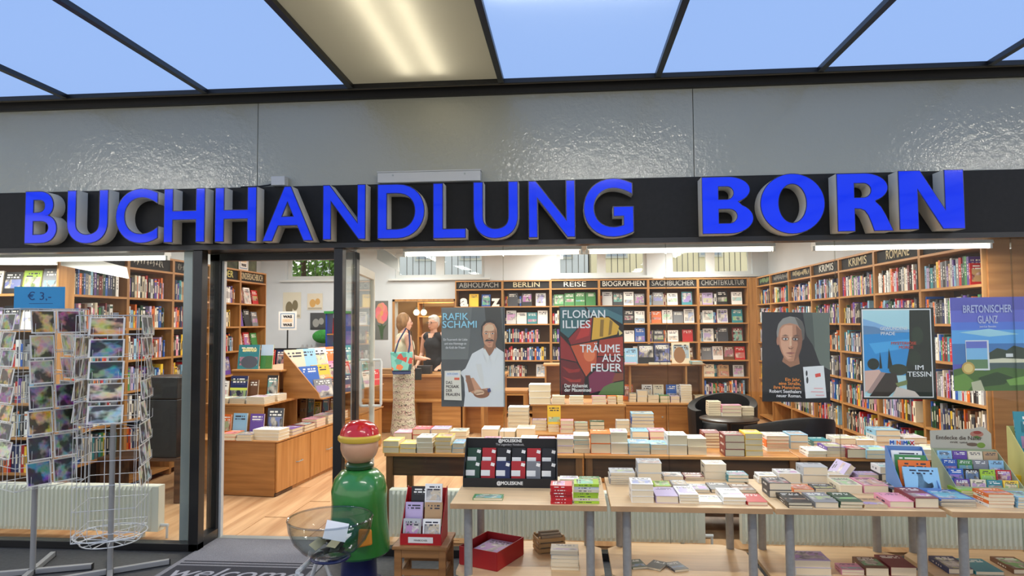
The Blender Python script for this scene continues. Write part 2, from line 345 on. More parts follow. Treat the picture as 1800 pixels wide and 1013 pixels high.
MB().box(-hw-0.004, hw+0.004, -0.049, 0.023, 0.0702, 0.078).build('lid', mb_, cb, bevel=0.002)
for s in (-0.7, 0.7): MB().cyl((hw*s, -0.0455, 0.05), (hw*s, -0.049, 0.05), 0.006).build('screw', m_alu, cb)

# ceiling of the passage: backlit milky panels between black bars
CZ = 3.245
def panel_mat(name, col, e, trans):
    m = bpy.data.materials.new(name); m.use_nodes = True; t = m.node_tree; t.nodes.clear()
    o = N(t, 'ShaderNodeOutputMaterial'); ad = N(t, 'ShaderNodeAddShader'); em = N(t, 'ShaderNodeEmission'); tl = N(t, 'ShaderNodeBsdfTranslucent'); gl = N(t, 'ShaderNodeBsdfGlossy'); mx = N(t, 'ShaderNodeMixShader')
    em.inputs[0].default_value = S(*col); em.inputs[1].default_value = e; tl.inputs[0].default_value = trans; gl.inputs['Roughness'].default_value = 0.25; mx.inputs[0].default_value = 0.04
    t.links.new(em.outputs[0], ad.inputs[0]); t.links.new(tl.outputs[0], ad.inputs[1]); t.links.new(ad.outputs[0], mx.inputs[1]); t.links.new(gl.outputs[0], mx.inputs[2]); t.links.new(mx.outputs[0], o.inputs[0]); return m
m_panel = panel_mat('milky_blue_panel', (152, 184, 238), 0.72, (0.34, 0.36, 0.38, 1))
m_diff = panel_mat('warm_diffuser', (122, 116, 98), 0.42, (0.5, 0.49, 0.45, 1))
m_tube_out = emis('fluorescent_tube_glow', (255, 246, 225), 17.0)
ce = struct('ceiling_passage', MB().box(XL-2, XR+2, -11, -0.0121, 3.62, 3.7), mat('void_grey', (120, 120, 120), 0.8))
bars_x = [-0.44+1.046*k for k in range(-7, 8)]
rows = [(-0.155, -2.50), (-2.545, -4.90), (-4.945, -7.3), (-7.345, -9.7)]
barx = MB().box(-0.019, 0.019, -1.172, 1.172, -0.03, 0.012).mesh('ceiling_bar', m_black)
pan = MB().box(-0.5035, 0.5035, -1.17, 1.17, 0, 0.006).mesh('ceiling_panel', m_panel)
for y0, y1 in rows:
    MB().box(XL-2, XR+2, y1-0.0225, y1+0.0225, CZ-0.03, CZ+0.012).build('ceiling_bar', m_black, ce)
    for k, x in enumerate(bars_x):
        inst('ceiling_bar', barx, ce, (x, (y0+y1)/2, CZ))
        if k < len(bars_x)-1:
            p = inst('ceiling_panel', pan, ce, (x+0.523, (y0+y1)/2, CZ))
            if abs(x+1.486) < 0.01 and y0 > -1:
                p.data = MB().box(-0.5035, 0.5035, -1.17, 1.17, 0, 0.006).mesh('ceiling_panel', m_diff)
MB().box(XL-2, XR+2, -0.172, -0.1552, CZ-0.03, CZ+0.012).build('ceiling_bar', m_black, ce)
m_cav = mat('lamp_housing', (112, 106, 92), 0.6)
def housing(loc, nm, label, tubes, box):
    e = empty(nm, loc); tag(e, label, 'ceiling lamp', 'fluorescent fittings behind the passage ceiling')
    hb = MB(); x0, x1, y0, y1 = box
    hb.box(x0, x1, y0, y1, 0.2, 0.21); hb.box(x0, x0+0.006, y0, y1, 0, 0.2); hb.box(x1-0.006, x1, y0, y1, 0, 0.2); hb.box(x0, x1, y0, y0+0.006, 0, 0.2); hb.box(x0, x1, y1-0.006, y1, 0, 0.2)
    hb.build('housing', m_cav, e)
    for p0, p1 in tubes:
        tb = MB().cyl(p0, p1, 0.014, n=10).build('tube', m_tube_out, e, smooth=True)
        d = (Vector(p1)-Vector(p0)).normalized()*0.03
        for p, s in ((p0, -1), (p1, 1)): MB().cyl(Vector(p), Vector(p)+d*s, 0.015, n=10).build('tube_cap', m_alu, tb)
    return e
housing((-0.963, -1.3275, CZ+0.013), 'ceiling_lamp', 'lamp with two long tubes glowing through the warm beige ceiling panel', [((-0.08, -1.0, 0.07), (-0.08, 1.03, 0.07)), ((0.12, -1.0, 0.07), (0.12, 1.03, 0.07))], (-0.5, 0.5, -1.16, 1.16))
for x, lb in ((0.083, 'lamp shining through the blue ceiling panel above the letters N and G'), (-4.101, 'lamp shining through the blue ceiling panel above the postcard racks')):
    housing((x, -1.3275, CZ+0.013), 'ceiling_lamp', lb, [((-0.48, -0.02, 0.05), (0.48, -0.02, 0.05)), ((-0.48, -0.15, 0.05), (0.48, -0.15, 0.05))], (-0.5, 0.5, -1.16, 1.16))

# open strip lights under the ceiling grid of the passage
for x0, x1, lb in ((-0.48, 1.27, 'open strip light under the passage ceiling before the letters NG'), (-5.46, -3.56, 'open strip light under the passage ceiling before the postcard racks'), (3.6, 5.4, 'open strip light under the passage ceiling beyond the last table')):
    e = empty('passage_light', ((x0+x1)/2, -2.5225, CZ-0.0302)); w = (x1-x0)/2; tag(e, lb, 'strip light', 'open strip lights in the passage')
    MB().box(-w, w, -0.03, 0.03, -0.04, 0).build('housing', mat('white_fitting', (232, 232, 228), 0.4), e, bevel=0.003)
    for y in (-0.018, 0.018): MB().cyl((-w+0.03, y, -0.056), (w-0.03, y, -0.056), 0.013, n=10).build('tube', emis('passage_tube', (255, 248, 232), 28.0), e, smooth=True)
    area('passage_light_glow', ((x0+x1)/2, -2.5225, CZ-0.105), (0, 0, 0), x1-x0, 0.05, 26, (1, 0.95, 0.86))

# ------------------------------------------------------------------ setting: shopfront
DY = 0.29                                     # the entrance is set back
struct('trim_5', MB().box(XL, -2.612, -0.03, 0.05, 0, 0.052), m_black, bevel=0.003)
struct('trim_6', MB().box(-1.64, XR, -0.03, 0.05, 0, 0.052), m_black, bevel=0.003)
def post(name, x0, x1, y0, y1, m=m_black, z0=0.0, z1=2.125): return struct(name, MB().box(x0, x1, y0, y1, z0, z1), m, bevel=0.003)
post('trim_7', -2.682, -2.612, -0.03, 0.05); post('trim_8', -1.645, -1.582, -0.03, 0.05)
post('trim_9', -2.712, -2.635, DY-0.03, DY+0.04); post('trim_10', -1.605, -1.572, DY-0.03, DY+0.04)
post('trim_11', -2.6348, -2.615, DY-0.0, DY+0.04, m_white); post('trim_12', -2.80, -2.732, 0.055, 0.085, m_alu)
struct('trim_13', MB().box(-2.712, -1.572, DY-0.03, DY+0.04, 2.075, 2.125), m_black)
struct('trim_17', MB().box(-2.712, -1.572, -0.03, DY-0.0302, 2.1252, 2.158), m_black)
for k, (x0, x1) in enumerate(((-2.70, -2.62), (-1.60, -1.565))):
    struct('trim_%d' % (14+k), MB().box(x0, x1, 0.0502, DY-0.0302, 0, 0.075), m_black)
    w = struct('window_%d' % (3+k), MB().box((x0+x1)/2-0.005, (x0+x1)/2+0.005, 0.0502, DY-0.0302, 0.075, 2.125), m_glass)
def window(name, xs, y=0.0):
    e = empty(name, (0, y, 0)); tag(e, kind='structure')
    for a, b in zip(xs[:-1], xs[1:]): MB().box(a+0.003, b-0.003, -0.004, 0.004, 0.0522, 2.125).build('pane', m_glass, e)
    for x in xs[1:-1]: MB().box(x-0.0028, x+0.0028, -0.004, 0.004, 0.0522, 2.125).build('joint', glass_mat('clear_seal', (0.8, 0.82, 0.8, 1), 1.0), e)
    return e
window('window_1', [-5.56, -4.4, -2.7322+0.05]); window('window_2', [-1.582, -0.45, 0.66, 1.77, 2.88, 3.99, 4.56])
struct('threshold_trim', MB().box(-2.635, -1.605, DY-0.03, DY+0.04, 0, 0.006), m_alu)

struct('wall_front_left', MB().box(XL, -5.5602, -0.012, 0.29, 0.0522, 2.1248), m_outwall); struct('wall_front_right', MB().box(4.5602, XR, -0.012, 0.29, 0.0522, 2.1248), m_outwall)
# open glass door leaf, hinged at the right jamb and swung into the shop
dr = empty('door_1', (-1.62, DY+0.05, 0.01), math.radians(98)); tag(dr, kind='structure')
m_dw = mat('cream_door_frame', (206, 204, 192), 0.4)
W_, H_ = 0.96, 2.04
for x0, x1 in ((0, 0.055), (W_-0.055, W_)): MB().box(x0, x1, -0.02, 0.02, 0, H_).build('stile', m_dw, dr, bevel=0.003)
for z0, z1 in ((0, 0.11), (H_-0.07, H_)): MB().box(0.0552, W_-0.0552, -0.02, 0.02, z0, z1).build('rail', m_dw, dr, bevel=0.003)
MB().box(0.0552, W_-0.0552, -0.004, 0.004, 0.1102, H_-0.0702).build('pane', m_glass, dr)
hd = empty('handle', (W_-0.10, 0, 0)); hd.parent = dr
for s in (-1, 1): MB().tube([(0, 0.02*s, 0.86), (0, 0.085*s, 0.86), (0.0, 0.09*s, 0.875), (0, 0.09*s, 1.245), (0, 0.085*s, 1.26), (0, 0.02*s, 1.26)], 0.012, 8).build('bar', m_white, hd, smooth=True)

# ------------------------------------------------------------------ setting: shop shell
struct('wall_left', MB().box(-5.6, -5.5, 0.052, 7.05, 0, 3.6), m_wallin)
struct('wall_right', MB().box(3.36, 3.46, 0.645, 7.05, 0, 2.949), m_wallin)
struct('ceiling_shop', MB().box(-5.6, 4.6, 0.3, 7.3, CEIL, CEIL+0.1), mat('ceiling_paint', (222, 222, 216), 0.7))
YB = 7.05
wins = [(-5.02, -4.12), (-3.05, -1.46), (-0.2, 1.34), (1.73, 3.1)]     # window openings in the back wall
ZW0, ZW1 = 2.38, 2.82
wb = MB(); x = -5.6
for a, b in wins+[(4.6, 4.6)]:
    lo = x
    if lo < -3.06 < a or False: pass
    wb.box(lo, a, YB, YB+0.22, 2.0, 3.05); x = b
for a, b in wins: wb.box(a, b, YB, YB+0.22, 2.0, ZW0); wb.box(a, b, YB, YB+0.22, ZW1, 3.05)
wb.box(-5.6, -3.05, YB, YB+0.22, 0, 2.0); wb.box(-2.0, 4.6, YB, YB+0.22, 0, 2.0); wb.box(-3.05, -2.0, YB, YB+0.22, 1.965, 2.0)
struct('wall_back', wb, m_wallin)
for n, (a, b) in enumerate(wins):
    e = empty('window_%d' % (6+n), ((a+b)/2, YB+0.06, ZW0)); tag(e, kind='structure'); w = (b-a)/2; h = ZW1-ZW0
    halves = [(-w, w)] if b-a < 1.0 else [(-w, -0.02), (0.02, w)]
    MB().box(-w-0.1, w+0.1, -0.14, -0.0602, -0.05, -0.02).build('sill', m_white, e, bevel=0.004)
    for (p, q) in halves:
        fr = MB(); t = 0.055
        fr.box(p, p+t, 0, 0.06, 0, h); fr.box(q-t, q, 0, 0.06, 0, h); fr.box(p+t, q-t, 0, 0.06, 0, t); fr.box(p+t, q-t, 0, 0.06, h-t, h)
        s = fr.build('sash', m_white, e)
        MB().box(p+t, q-t, 0.025, 0.031, t, h-t).build('pane', m_glass, s)
        nb = 5
        for i in range(1, nb+1):
            xx = p+t+(q-p-2*t)*i/(nb+1); MB().cyl((xx, 0.13, 0.0), (xx, 0.13, h), 0.006, n=6).build('grille_bar', mat('bar_grey', (70, 72, 76), 0.5), s)
    if len(halves) == 2: MB().box(-0.02, 0.02, 0, 0.06, 0, h).build('mullion', m_white, e)
# back room behind the doorway
br = MB(); br.box(-4.2, -4.1, YB+0.22, 9.6, 0, 2.28); br.box(-1.3, -1.2, YB+0.22, 9.6, 0, 2.28); br.box(-4.2, -1.2, 9.5, 9.6, 0, 2.28)
struct('wall_back_room', br, mat('warm_plaster', (196, 164, 122), 0.7))
struct('ceiling_back_room', MB().box(-4.2, -1.2, YB+0.22, 9.6, 2.28, 2.34), m_wallin)
for k, (x0, x1, z0, z1) in enumerate(((-3.09, -3.05, 0, 2.0), (-2.0, -1.96, 0, 2.0), (-3.09, -1.96, 1.965, 2.005))):
    struct('trim_%d' % (18+k), MB().box(x0, x1, YB-0.02, YB-0.0002, z0, z1), WOOD)

# shop ceiling fittings
m_tube = emis('white_tube', (255, 250, 236), 5.0); m_fit = mat('white_fitting', (232, 232, 228), 0.4)
POS = {0: 'over the nearer left bookcases', 1: 'over the far left corner', 2: 'just inside the entrance', 3: 'over the low display cabinet', 4: 'before the back doorway', 5: 'over the middle display unit', 6: 'over the art book cabinet', 7: 'before the BERLIN bookcase', 8: 'over the armchairs', 9: 'behind the armchairs', 10: 'in the far right corner'}
for i, (x, y) in enumerate(SHOP_LAMPS):
    e = empty('ceiling_lamp', (x, y, CEIL)); tag(e, 'white ceiling lamp '+POS[i], 'ceiling lamp', 'long white ceiling lamps in the shop')
    MB().box(-0.13, 0.13, -0.68, 0.68, -0.11, 0).build('housing', m_fit, e, bevel=0.006)
# strip lights hung along the inside of the shop window
def strip(x0, x1, y, z, label):
    e = empty('strip_light', ((x0+x1)/2, y, z)); w = (x1-x0)/2; tag(e, label, 'strip light', 'strip lights along the shop window')
    MB().prism([(-0.05, 0.03), (0.05, 0.03), (0.035, 0.075), (-0.035, 0.075)], -w, w, 'YZ').build('housing', m_fit, e)
    MB().cyl((-w+0.02, 0, 0.012), (w-0.02, 0, 0.012), 0.014, n=10).build('tube', emis('window_tube', (255, 250, 238), 5.0), e, smooth=True)
    for s in (-1, 1): MB().box(s*w-0.008, s*w+0.008, -0.018, 0.018, -0.004, 0.03).build('lamp_holder', m_fit, e)
    for s in (-0.7, 0.7): MB().cyl((w*s, 0, 0.075), (w*s, 0, CEIL-z), 0.004, n=6).build('hanger', m_alu, e)
for x0, x1, l in ((-1.25, 0.1, 'strip light inside the window above the poster of the man in white'), (0.14, 1.5, 'strip light inside the window above the stained glass poster'), (1.78, 3.0, 'strip light inside the window above the seaside posters'), (-5.0, -3.15, 'strip light inside the window behind the postcard racks')):
    strip(x0, x1, 0.42, 2.105, l)
    area('strip_light_glow', ((x0+x1)/2, 0.42, 2.098), (0, 0, 0), x1-x0-0.1, 0.03, 16)

# ------------------------------------------------------------------ the shop sign: single blue letters on returns
m_face = mat('blue_acrylic', (3, 46, 240), 0.1, coat=0.4, emit=(0, 60, 255, 0.16)); m_edge = mat('dark_blue_edge', (10, 20, 90), 0.3); m_ret = mat('pale_metal_return', (226, 220, 206), 0.5)
sign = empty('shop_sign', (0, 0, 2.16)); tag(sign, 'blue raised letters BUCHHANDLUNG BORN on the black fascia', 'shop sign')
def arc(cx, cy, rx, ry, a0, a1, n=14): return [(cx+rx*math.cos(math.radians(a0+(a1-a0)*i/n)), cy+ry*math.sin(math.radians(a0+(a1-a0)*i/n))) for i in range(n+1)]
BOLD = {'N': [[(0, 0), (0, 1), (.34, 1), (.70, .35), (.70, 1), (1, 1), (1, 0), (.66, 0), (.30, .65), (.30, 0)]],
        'O': [arc(.5, .5, .5, .5, 0, 353, 50), arc(.5, .505, .21, .315, 0, 350, 36)],
        'B': [[(0, 0)]+arc(.55, .27, .45, .27, -90, 58)+arc(.52, .765, .425, .235, -62, 90)+[(0, 1)], [(.33, .605)]+arc(.49, .7125, .125, .1075, -90, 90)+[(.33, .82)], [(.33, .19)]+arc(.53, .3085, .15, .1185, -90, 90)+[(.33, .427)]],
        'R': [[(0, 0), (0, 1)]+arc(.5, .745, .42, .255, 90, -62)+[(.70, .505), (.79, .42), (.87, .28), (.94, .13), (1, 0), (.65, 0), (.60, .15), (.55, .27), (.49, .35), (.42, .38), (.32, .385), (.32, 0)], [(.32, .585)]+arc(.48, .7025, .13, .1175, -90, 90)+[(.32, .82)]]}
def letter(ch, x0, x1, y0, y1, bold, fat, fy):
    a = PY(x0, y1, fy); b = PY(x1, y0, fy); w = b.x-a.x; h = b.z-a.z
    def outline(off):
        if bold:
            cu = bpy.data.curves.new('letter', 'CURVE'); cu.dimensions = '2D'; cu.fill_mode = 'BOTH'; cu.extrude = 0.5; cu.offset = off
            for pts in BOLD[ch]:
                sp = cu.splines.new('POLY'); sp.points.add(len(pts)-1); sp.use_cyclic_u = True
                for p, (u, v) in zip(sp.points, pts): p.co = (u, v, 0, 1)
        else:
            cu = bpy.data.curves.new('letter', 'FONT'); cu.body = ch; cu.offset = off; cu.extrude = 0.5; cu.resolution_u = 8
        to = bpy.data.objects.new('letter', cu); me = bpy.data.meshes.new_from_object(to); bpy.data.objects.remove(to); bpy.data.curves.remove(cu); return me
    me = outline(fat); xs = [v.co.x for v in me.vertices]; ys = [v.co.y for v in me.vertices]
    X0, X1, Y0, Y1 = min(xs), max(xs), min(ys), max(ys); kx, kz = w/(X1-X0), h/(Y1-Y0)
    def place(me, t0, t1):
        for v in me.vertices: v.co = (a.x+(v.co.x-X0)*kx, (t0 if v.co.z > 0 else t1), a.z-2.16+(v.co.y-Y0)*kz)
        me.update(); return me
    root = bpy.data.objects.new('letter', place(me, fy+0.006, -0.036)); me.materials.clear(); me.materials.append(m_ret); COL.objects.link(root); root.parent = sign
    for nm, off, t0, t1, mm in (('face_edge', fat-0.001, fy+0.002, fy+0.0058, m_edge), ('face', fat-0.012, fy, fy+0.0018, m_face)):
        f = outline(off); place(f, t0, t1); f.materials.clear(); f.materials.append(mm)
        o = bpy.data.objects.new(nm, f); COL.objects.link(o); o.parent = root
for ch, x0, x1, y0, y1 in (('B', 41.7, 101.7, 335, 429), ('U', 116, 191, 333, 429.5), ('C', 201.7, 279, 330, 429), ('H', 286.7, 361, 330, 427), ('H', 376.7, 451.7, 328, 426), ('A', 460, 552, 326, 425), ('N', 566.7, 643, 323.5, 422), ('D', 662.7, 746.7, 322, 420.5), ('L', 760.7, 819, 320.5, 420), ('U', 831.7, 910.7, 318, 420.5), ('N', 929, 1010.7, 316, 418.5), ('G', 1026, 1113.5, 312, 418)):
    letter(ch, x0, x1, y0, y1, False, 0.022, -0.15)
for ch, x0, x1, y0, y1 in (('B', 1235, 1323, 309.3, 412), ('O', 1337.7, 1449, 303.5, 412.5), ('R', 1473, 1568, 303, 407.5), ('N', 1581.7, 1693.5, 297.5, 404)):
    letter(ch, x0, x1, y0, y1, True, 0.0, -0.17)

# ------------------------------------------------------------------ books
cov = MB()                                     # unit book: x width (spine at -x), y height, z thickness
cov.box(-0.5, 0.5, -0.5, 0.5, 0.955, 1.0); cov.box(-0.5, 0.5, -0.5, 0.5, 0.0, 0.045)
cov.add([(-0.5, -0.5, 0.045), (-0.5, 0.5, 0.045), (-0.5, 0.5, 0.955), (-0.5, -0.5, 0.955), (-0.475, -0.5, 0.045), (-0.475, 0.5, 0.045), (-0.475, 0.5, 0.955), (-0.475, -0.5, 0.955)],
        [(0, 3, 2, 1), (4, 5, 6, 7), (0, 4, 7, 3), (1, 2, 6, 5)])
M_COVER = cover_mat(); M_PAGES = mat('book_pages', (226, 210, 178), 0.8, var=0.07, scale=60, stretch=(0.2, 0.2, 30))
COVER = cov.mesh('book', M_COVER); PAGES = MB().box(-0.4745, 0.485, -0.488, 0.488, 0.0455, 0.9545).mesh('page_block', M_PAGES)
blk = MB(); blk.box(-0.5, 0.5, -0.5, 0.5, 0, 1.0)
BLOCK = blk.mesh('book', [M_COVER, M_PAGES]); BLOCK.polygons.foreach_set('material_index', [0, 0, 1, 1, 0, 1]); BLOCK.update()
def jit(c, k=0.12):
    f = 1+random.uniform(-k, k); return tuple(max(0, min(1, x*f)) for x in S(*c)[:3])+(1,)
def book(loc, size, colour, label, group, rot=(0, 0, 0), pages=True, name='book'):
    o = inst(name, COVER if pages else BLOCK, None, loc, rot, size, jit(INK[colour])); tag(o, label, 'book', group)
    if pages: inst('page_block', PAGES, o)
    return o
def AN(s): return ('an ' if s[0] in 'aeiou' else 'a ')+s
LEVEL = {1: ['single book of'], 2: ['bottom book of', 'top book of']}
def stack(x0, x1, yb, ht, n, top, where, z, ctx_group, length=0.19, rz=0.0, under=None, front=False):
    # a pile seen with its front bottom corners at pixels (x0, yb), (x1, yb) on the surface z and ht pixels tall
    a = PZ(x0, yb, z); b = PZ(x1, yb, z); w = b.x-a.x; dep = (a-EYE).dot(fwd); h = ht*dep/F; cxm = (a.x+b.x)/2; t = h/n
    for i in range(n):
        lv = ('alone at' if n == 1 else 'top of' if i == n-1 else 'bottom of' if i == 0 else ORD[i]+' up in')
        c = top if i == n-1 else (under or top if random.random() < 0.7 else random.choice(['white', 'cream', 'pale grey', top]))
        k = 0.0 if n == 1 else random.uniform(-0.003, 0.003)
        yaw = rz+(random.uniform(-0.02, 0.02) if n > 1 else 0)
        book((cxm+k, a.y+length/2+0.004+random.uniform(-0.002, 0.004), z+0.0004+i*t), (length, w-0.003, t-0.0003) if front else (w-0.003, length, t-0.0003), c, '%s book, %s %s' % (c, lv, where), ctx_group, (0, 0, yaw+(PI/2 if front else 0)))

# ------------------------------------------------------------------ four tables in the passage, each with a lower shelf
TZ = 0.65
m_top = mat('pale_beech_board', (222, 188, 142), 0.45, var=0.06, scale=3, stretch=(1, 12, 1)); m_lip = mat('beech_edge', (186, 146, 104), 0.5, var=0.08, scale=10); m_leg = mat('grey_steel_leg', (156, 154, 150), 0.4, metal=0.25, var=0.06, scale=40)
TABLES = [(-0.63, 0.185, 'first table, with the notebook display'), (0.205, 1.015, 'second table from the stool'), (1.03, 1.845, 'third table from the stool'), (1.875, 2.69, 'fourth table, with the picture book boxes')]
TY0, TY1 = -1.10, -0.45
for n, (x0, x1, nm) in enumerate(TABLES):
    w = (x1-x0)/2; e = empty('display_table', ((x0+x1)/2, (TY0+TY1)/2, 0)); d = (TY1-TY0)/2
    tag(e, 'beech '+nm+', grey tube legs and lower shelf', 'table', 'tables in front of the shop window')
    MB().box(-w, w, -d, d, TZ-0.028, TZ).build('table_top', m_top, e, bevel=0.003)
    MB().box(-w, w, -d-0.0025, -d-0.0002, TZ-0.0275, TZ-0.001).build('edge_band', m_lip, e)
    for sx in (-1, 1):
        for sy in (-1, 1): MB().cyl((sx*(w-0.085), sy*(d-0.07), 0), (sx*(w-0.085), sy*(d-0.07), TZ-0.0282), 0.0225, n=16).build('leg', m_leg, e, smooth=True)
    c = 0.11; s = MB(); ws, ds = w-0.01, d-0.01
    poly = [(-ws+c, -ds), (ws-c, -ds), (ws, -ds+c), (ws, ds-c), (ws-c, ds), (-ws+c, ds), (-ws, ds-c), (-ws, -ds+c)]
    s.prism(poly, 0.24, 0.262, 'XY').build('lower_shelf', m_top, e)
G2 = 'books laid out on the tables in the passage'
T1, T2, T3, T4 = 'on the first table', 'on the second table', 'on the third table', 'on the fourth table'
def row(items, z, grp, place):
    for it in items: stack(*it[:6], 'the '+it[6]+' '+place, z, grp, **(it[7] if len(it) > 7 else {}))
row([(1110.6, 1150.7, 884, 32, 3, 'white', 'front left stack', dict(length=0.15)), (1152.8, 1193, 885, 12.5, 1, 'lilac', 'second stack in front'), (1193.5, 1229, 885.5, 15.5, 3, 'white', 'third stack in front'),
     (1229.5, 1271, 887, 4, 1, 'white', 'fourth place in front', dict(length=0.14)), (1272, 1313, 887, 12, 2, 'white', 'fifth stack in front', dict(length=0.2)), (1314, 1350, 889, 6, 1, 'red', 'front corner', dict(length=0.17)),
     (1121, 1164, 850, 35, 2, 'pale grey', 'tall back stack', dict(length=0.14)), (1151, 1180, 868, 13, 3, 'lime green', 'short stack behind it', dict(length=0.12)), (1166, 1202, 846, 8, 1, 'grey', 'back row second place', dict(length=0.12)),
     (1203, 1238, 845, 6, 2, 'dark red', 'back row third stack', dict(length=0.12)), (1240, 1278.5, 843, 26, 2, 'cream', 'tall middle back stack', dict(length=0.13)), (1279, 1316, 848, 12, 2, 'teal', 'back right corner stack', dict(length=0.12)),
     (1211, 1248, 867, 5.5, 1, 'grey', 'middle row second place', dict(length=0.14)), (1250, 1288, 867, 6, 1, 'dark grey', 'middle row centre', dict(length=0.16)), (1290, 1330, 867, 5, 1, 'brown', 'middle row end', dict(length=0.14)), (1182, 1210, 862, 9, 1, 'grey', 'middle row start', dict(length=0.12))], TZ, G2, T2)
row([(1386, 1429, 894, 9.5, 2, 'black', 'front left stack', dict(length=0.21)), (1433, 1475, 894, 10.5, 1, 'grey', 'second place in front', dict(length=0.2)), (1477, 1518, 894, 11.5, 2, 'dark green', 'third stack in front', dict(length=0.19)), (1520, 1561.5, 894, 5.5, 2, 'tan', 'fourth stack in front', dict(length=0.14)),
     (1564, 1607, 893, 11, 1, 'pink', 'fifth place in front', dict(length=0.18)), (1608.5, 1650.7, 894, 18, 1, 'dark red', 'front corner', dict(length=0.22)),
     (1353, 1393, 875, 24.5, 2, 'dark grey', 'left edge stack', dict(length=0.14)), (1334, 1366, 850, 13, 2, 'white', 'back left corner stack', dict(length=0.11)), (1369, 1408, 850, 17, 1, 'white', 'back row second stack', dict(length=0.13)), (1412, 1456, 850, 28, 2, 'pale grey', 'tall back stack', dict(length=0.13)),
     (1395, 1432, 866, 5, 1, 'orange', 'middle row second place', dict(length=0.12)), (1434, 1472, 866, 6, 2, 'dark grey', 'middle row third stack', dict(length=0.12)), (1457, 1494, 841, 6, 1, 'white', 'back row centre', dict(length=0.11)),
     (1477, 1517, 868, 14, 1, 'cream', 'middle row thick place', dict(length=0.19)), (1519, 1563, 868, 14, 1, 'pink', 'middle row thick pink place', dict(length=0.19)), (1508, 1546, 843, 8, 1, 'lilac', 'back row right place', dict(length=0.1)), (1549, 1586, 846, 24, 2, 'white', 'back right stack', dict(length=0.13, under='black')), (1568, 1606, 868, 7, 1, 'black', 'middle row right end', dict(length=0.18))], TZ, G2, T3)
lb = PZ(1487, 838, TZ); book((lb.x, lb.y+0.05, TZ+0.012), (0.12, 0.17, 0.035), 'lilac', 'lilac covered book leaning on its long edge in the back row '+T3, G2, (0, math.radians(-52), 0.12))
row([(1653, 1716, 891, 13, 4, 'blue', 'front magazine stack', dict(length=0.2, under='grey')), (1738, 1784, 893, 23, 4, 'orange', 'cream edged front stack', dict(length=0.13, under='cream')), (1790, 1826, 894, 19, 4, 'light blue', 'front corner stack', dict(length=0.13)), (1690, 1732, 878, 14, 4, 'lime green', 'green second row stack', dict(length=0.13))], TZ, G2, T4)
row([(830, 884, 880, 4, 1, 'green', 'front place', dict(length=0.085)), (967, 1006, 887, 32, 6, 'red', 'red booklet stack', dict(length=0.11, under='red', front=True)), (1008, 1053, 886, 34, 7, 'lime green', 'lime booklet stack', dict(length=0.12, under='lime green', front=True)), (983, 1016, 852, 9, 2, 'white', 'small white back stack', dict(length=0.09)), (1019, 1056, 852, 8, 2, 'green', 'small green back stack', dict(length=0.09))], TZ, G2, T1)
stack(1072, 1117, 852, 20, 6, 'pale grey', 'the magazine stack at the back edge '+T2, TZ, G2, length=0.14, under='grey')
G3 = 'books on the lower shelves of the passage tables'
row([(968, 1018, 1003, 33, 5, 'cream', 'cream stack', dict(length=0.12))], 0.2622, G3, 'under the first table')
row([(1398, 1462, 1012, 26, 2, 'lilac', 'lilac stack', dict(length=0.15)), (1480, 1520, 1012, 10, 2, 'pink', 'pink stack', dict(length=0.1)), (1522, 1563, 1014, 15, 1, 'brown', 'brown place', dict(length=0.17)), (1566, 1612, 1014, 16, 1, 'dark red', 'dark red place', dict(length=0.19))], 0.2622, G3, 'under the third table')
row([(1668, 1712, 1010, 9, 1, 'dark blue', 'dark blue place', dict(length=0.2)), (1716, 1766, 1012, 6, 1, 'teal', 'teal place', dict(length=0.2)), (1782, 1826, 1010, 8, 1, 'brown', 'brown corner place', dict(length=0.2))], 0.2622, G3, 'under the fourth table')
for k, (px, py, rz, z) in enumerate(((1120, 1000, 0.25, 0), (1150, 1002, -0.5, 0.0), (1178, 1004, 0.35, 0.0))):
    p = PZ(px, py, 0.2622)
    nb = book((p.x+0.02*k, p.y+0.05, 0.2625), (0.085, 0.12, 0.011), ['dark green', 'black', 'dark grey'][k], ['dark green notebook lying loose on the lower shelf', 'black notebook between two other loose notebooks on the lower shelf', 'dark grey notebook lying loose next to the table leg on the lower shelf'][k], 'loose notebooks on a lower shelf', (0, 0, rz))

# notebook display
def P_(px, py, z): return PZ(px, py, z)
a = PZ(814, 857, TZ); b = PZ(979, 857, TZ); dw = (b.x-a.x)/2
nd = empty('notebook_display', ((a.x+b.x)/2, a.y+0.005, TZ+0.0003)); tag(nd, 'black cardboard counter display with two tiers of notebooks, lettered MOLESKINE', 'display')
m_card = mat('black_cardboard', (22, 22, 24), 0.55); m_ltr = mat('white_print', (235, 235, 230), 0.5)
sd = [(0, 0), (0.16, 0), (0.165, 0.255), (0.125, 0.255), (0.0, 0.045)]
for s in (-1, 1): MB().prism(sd, s*dw-0.002, s*dw+0.002, 'YZ').build('side_panel', m_card, nd)
MB().box(-dw+0.0022, dw-0.0022, 0, 0.004, 0, 0.052).build('front_panel', m_card, nd)
MB().box(-dw+0.0022, dw-0.0022, 0.0042, 0.16, 0, 0.004).build('base', m_card, nd)
hb = MB().box(-dw+0.0022, dw-0.0022, 0.15, 0.154, 0.004, 0.2548).build('header_board', m_card, nd)
MB().box(-dw+0.0022, dw-0.0022, 0.09, 0.094, 0.0042, 0.10).build('tier_panel', m_card, nd)
text('@MOLESKINE', 0.018, m_ltr, nd, (0, -0.0008, 0.017), width=0.15, fat=0.03); text('@MOLESKINE', 0.017, m_ltr, nd, (-0.01, 0.1492, 0.232), width=0.14, fat=0.03); text('The Legendary Notebook.', 0.013, mat('grey_print', (190, 190, 190), 0.5), nd, (-0.01, 0.1492, 0.212), width=0.17)
m_lab = mat('price_label', (232, 230, 222), 0.5)
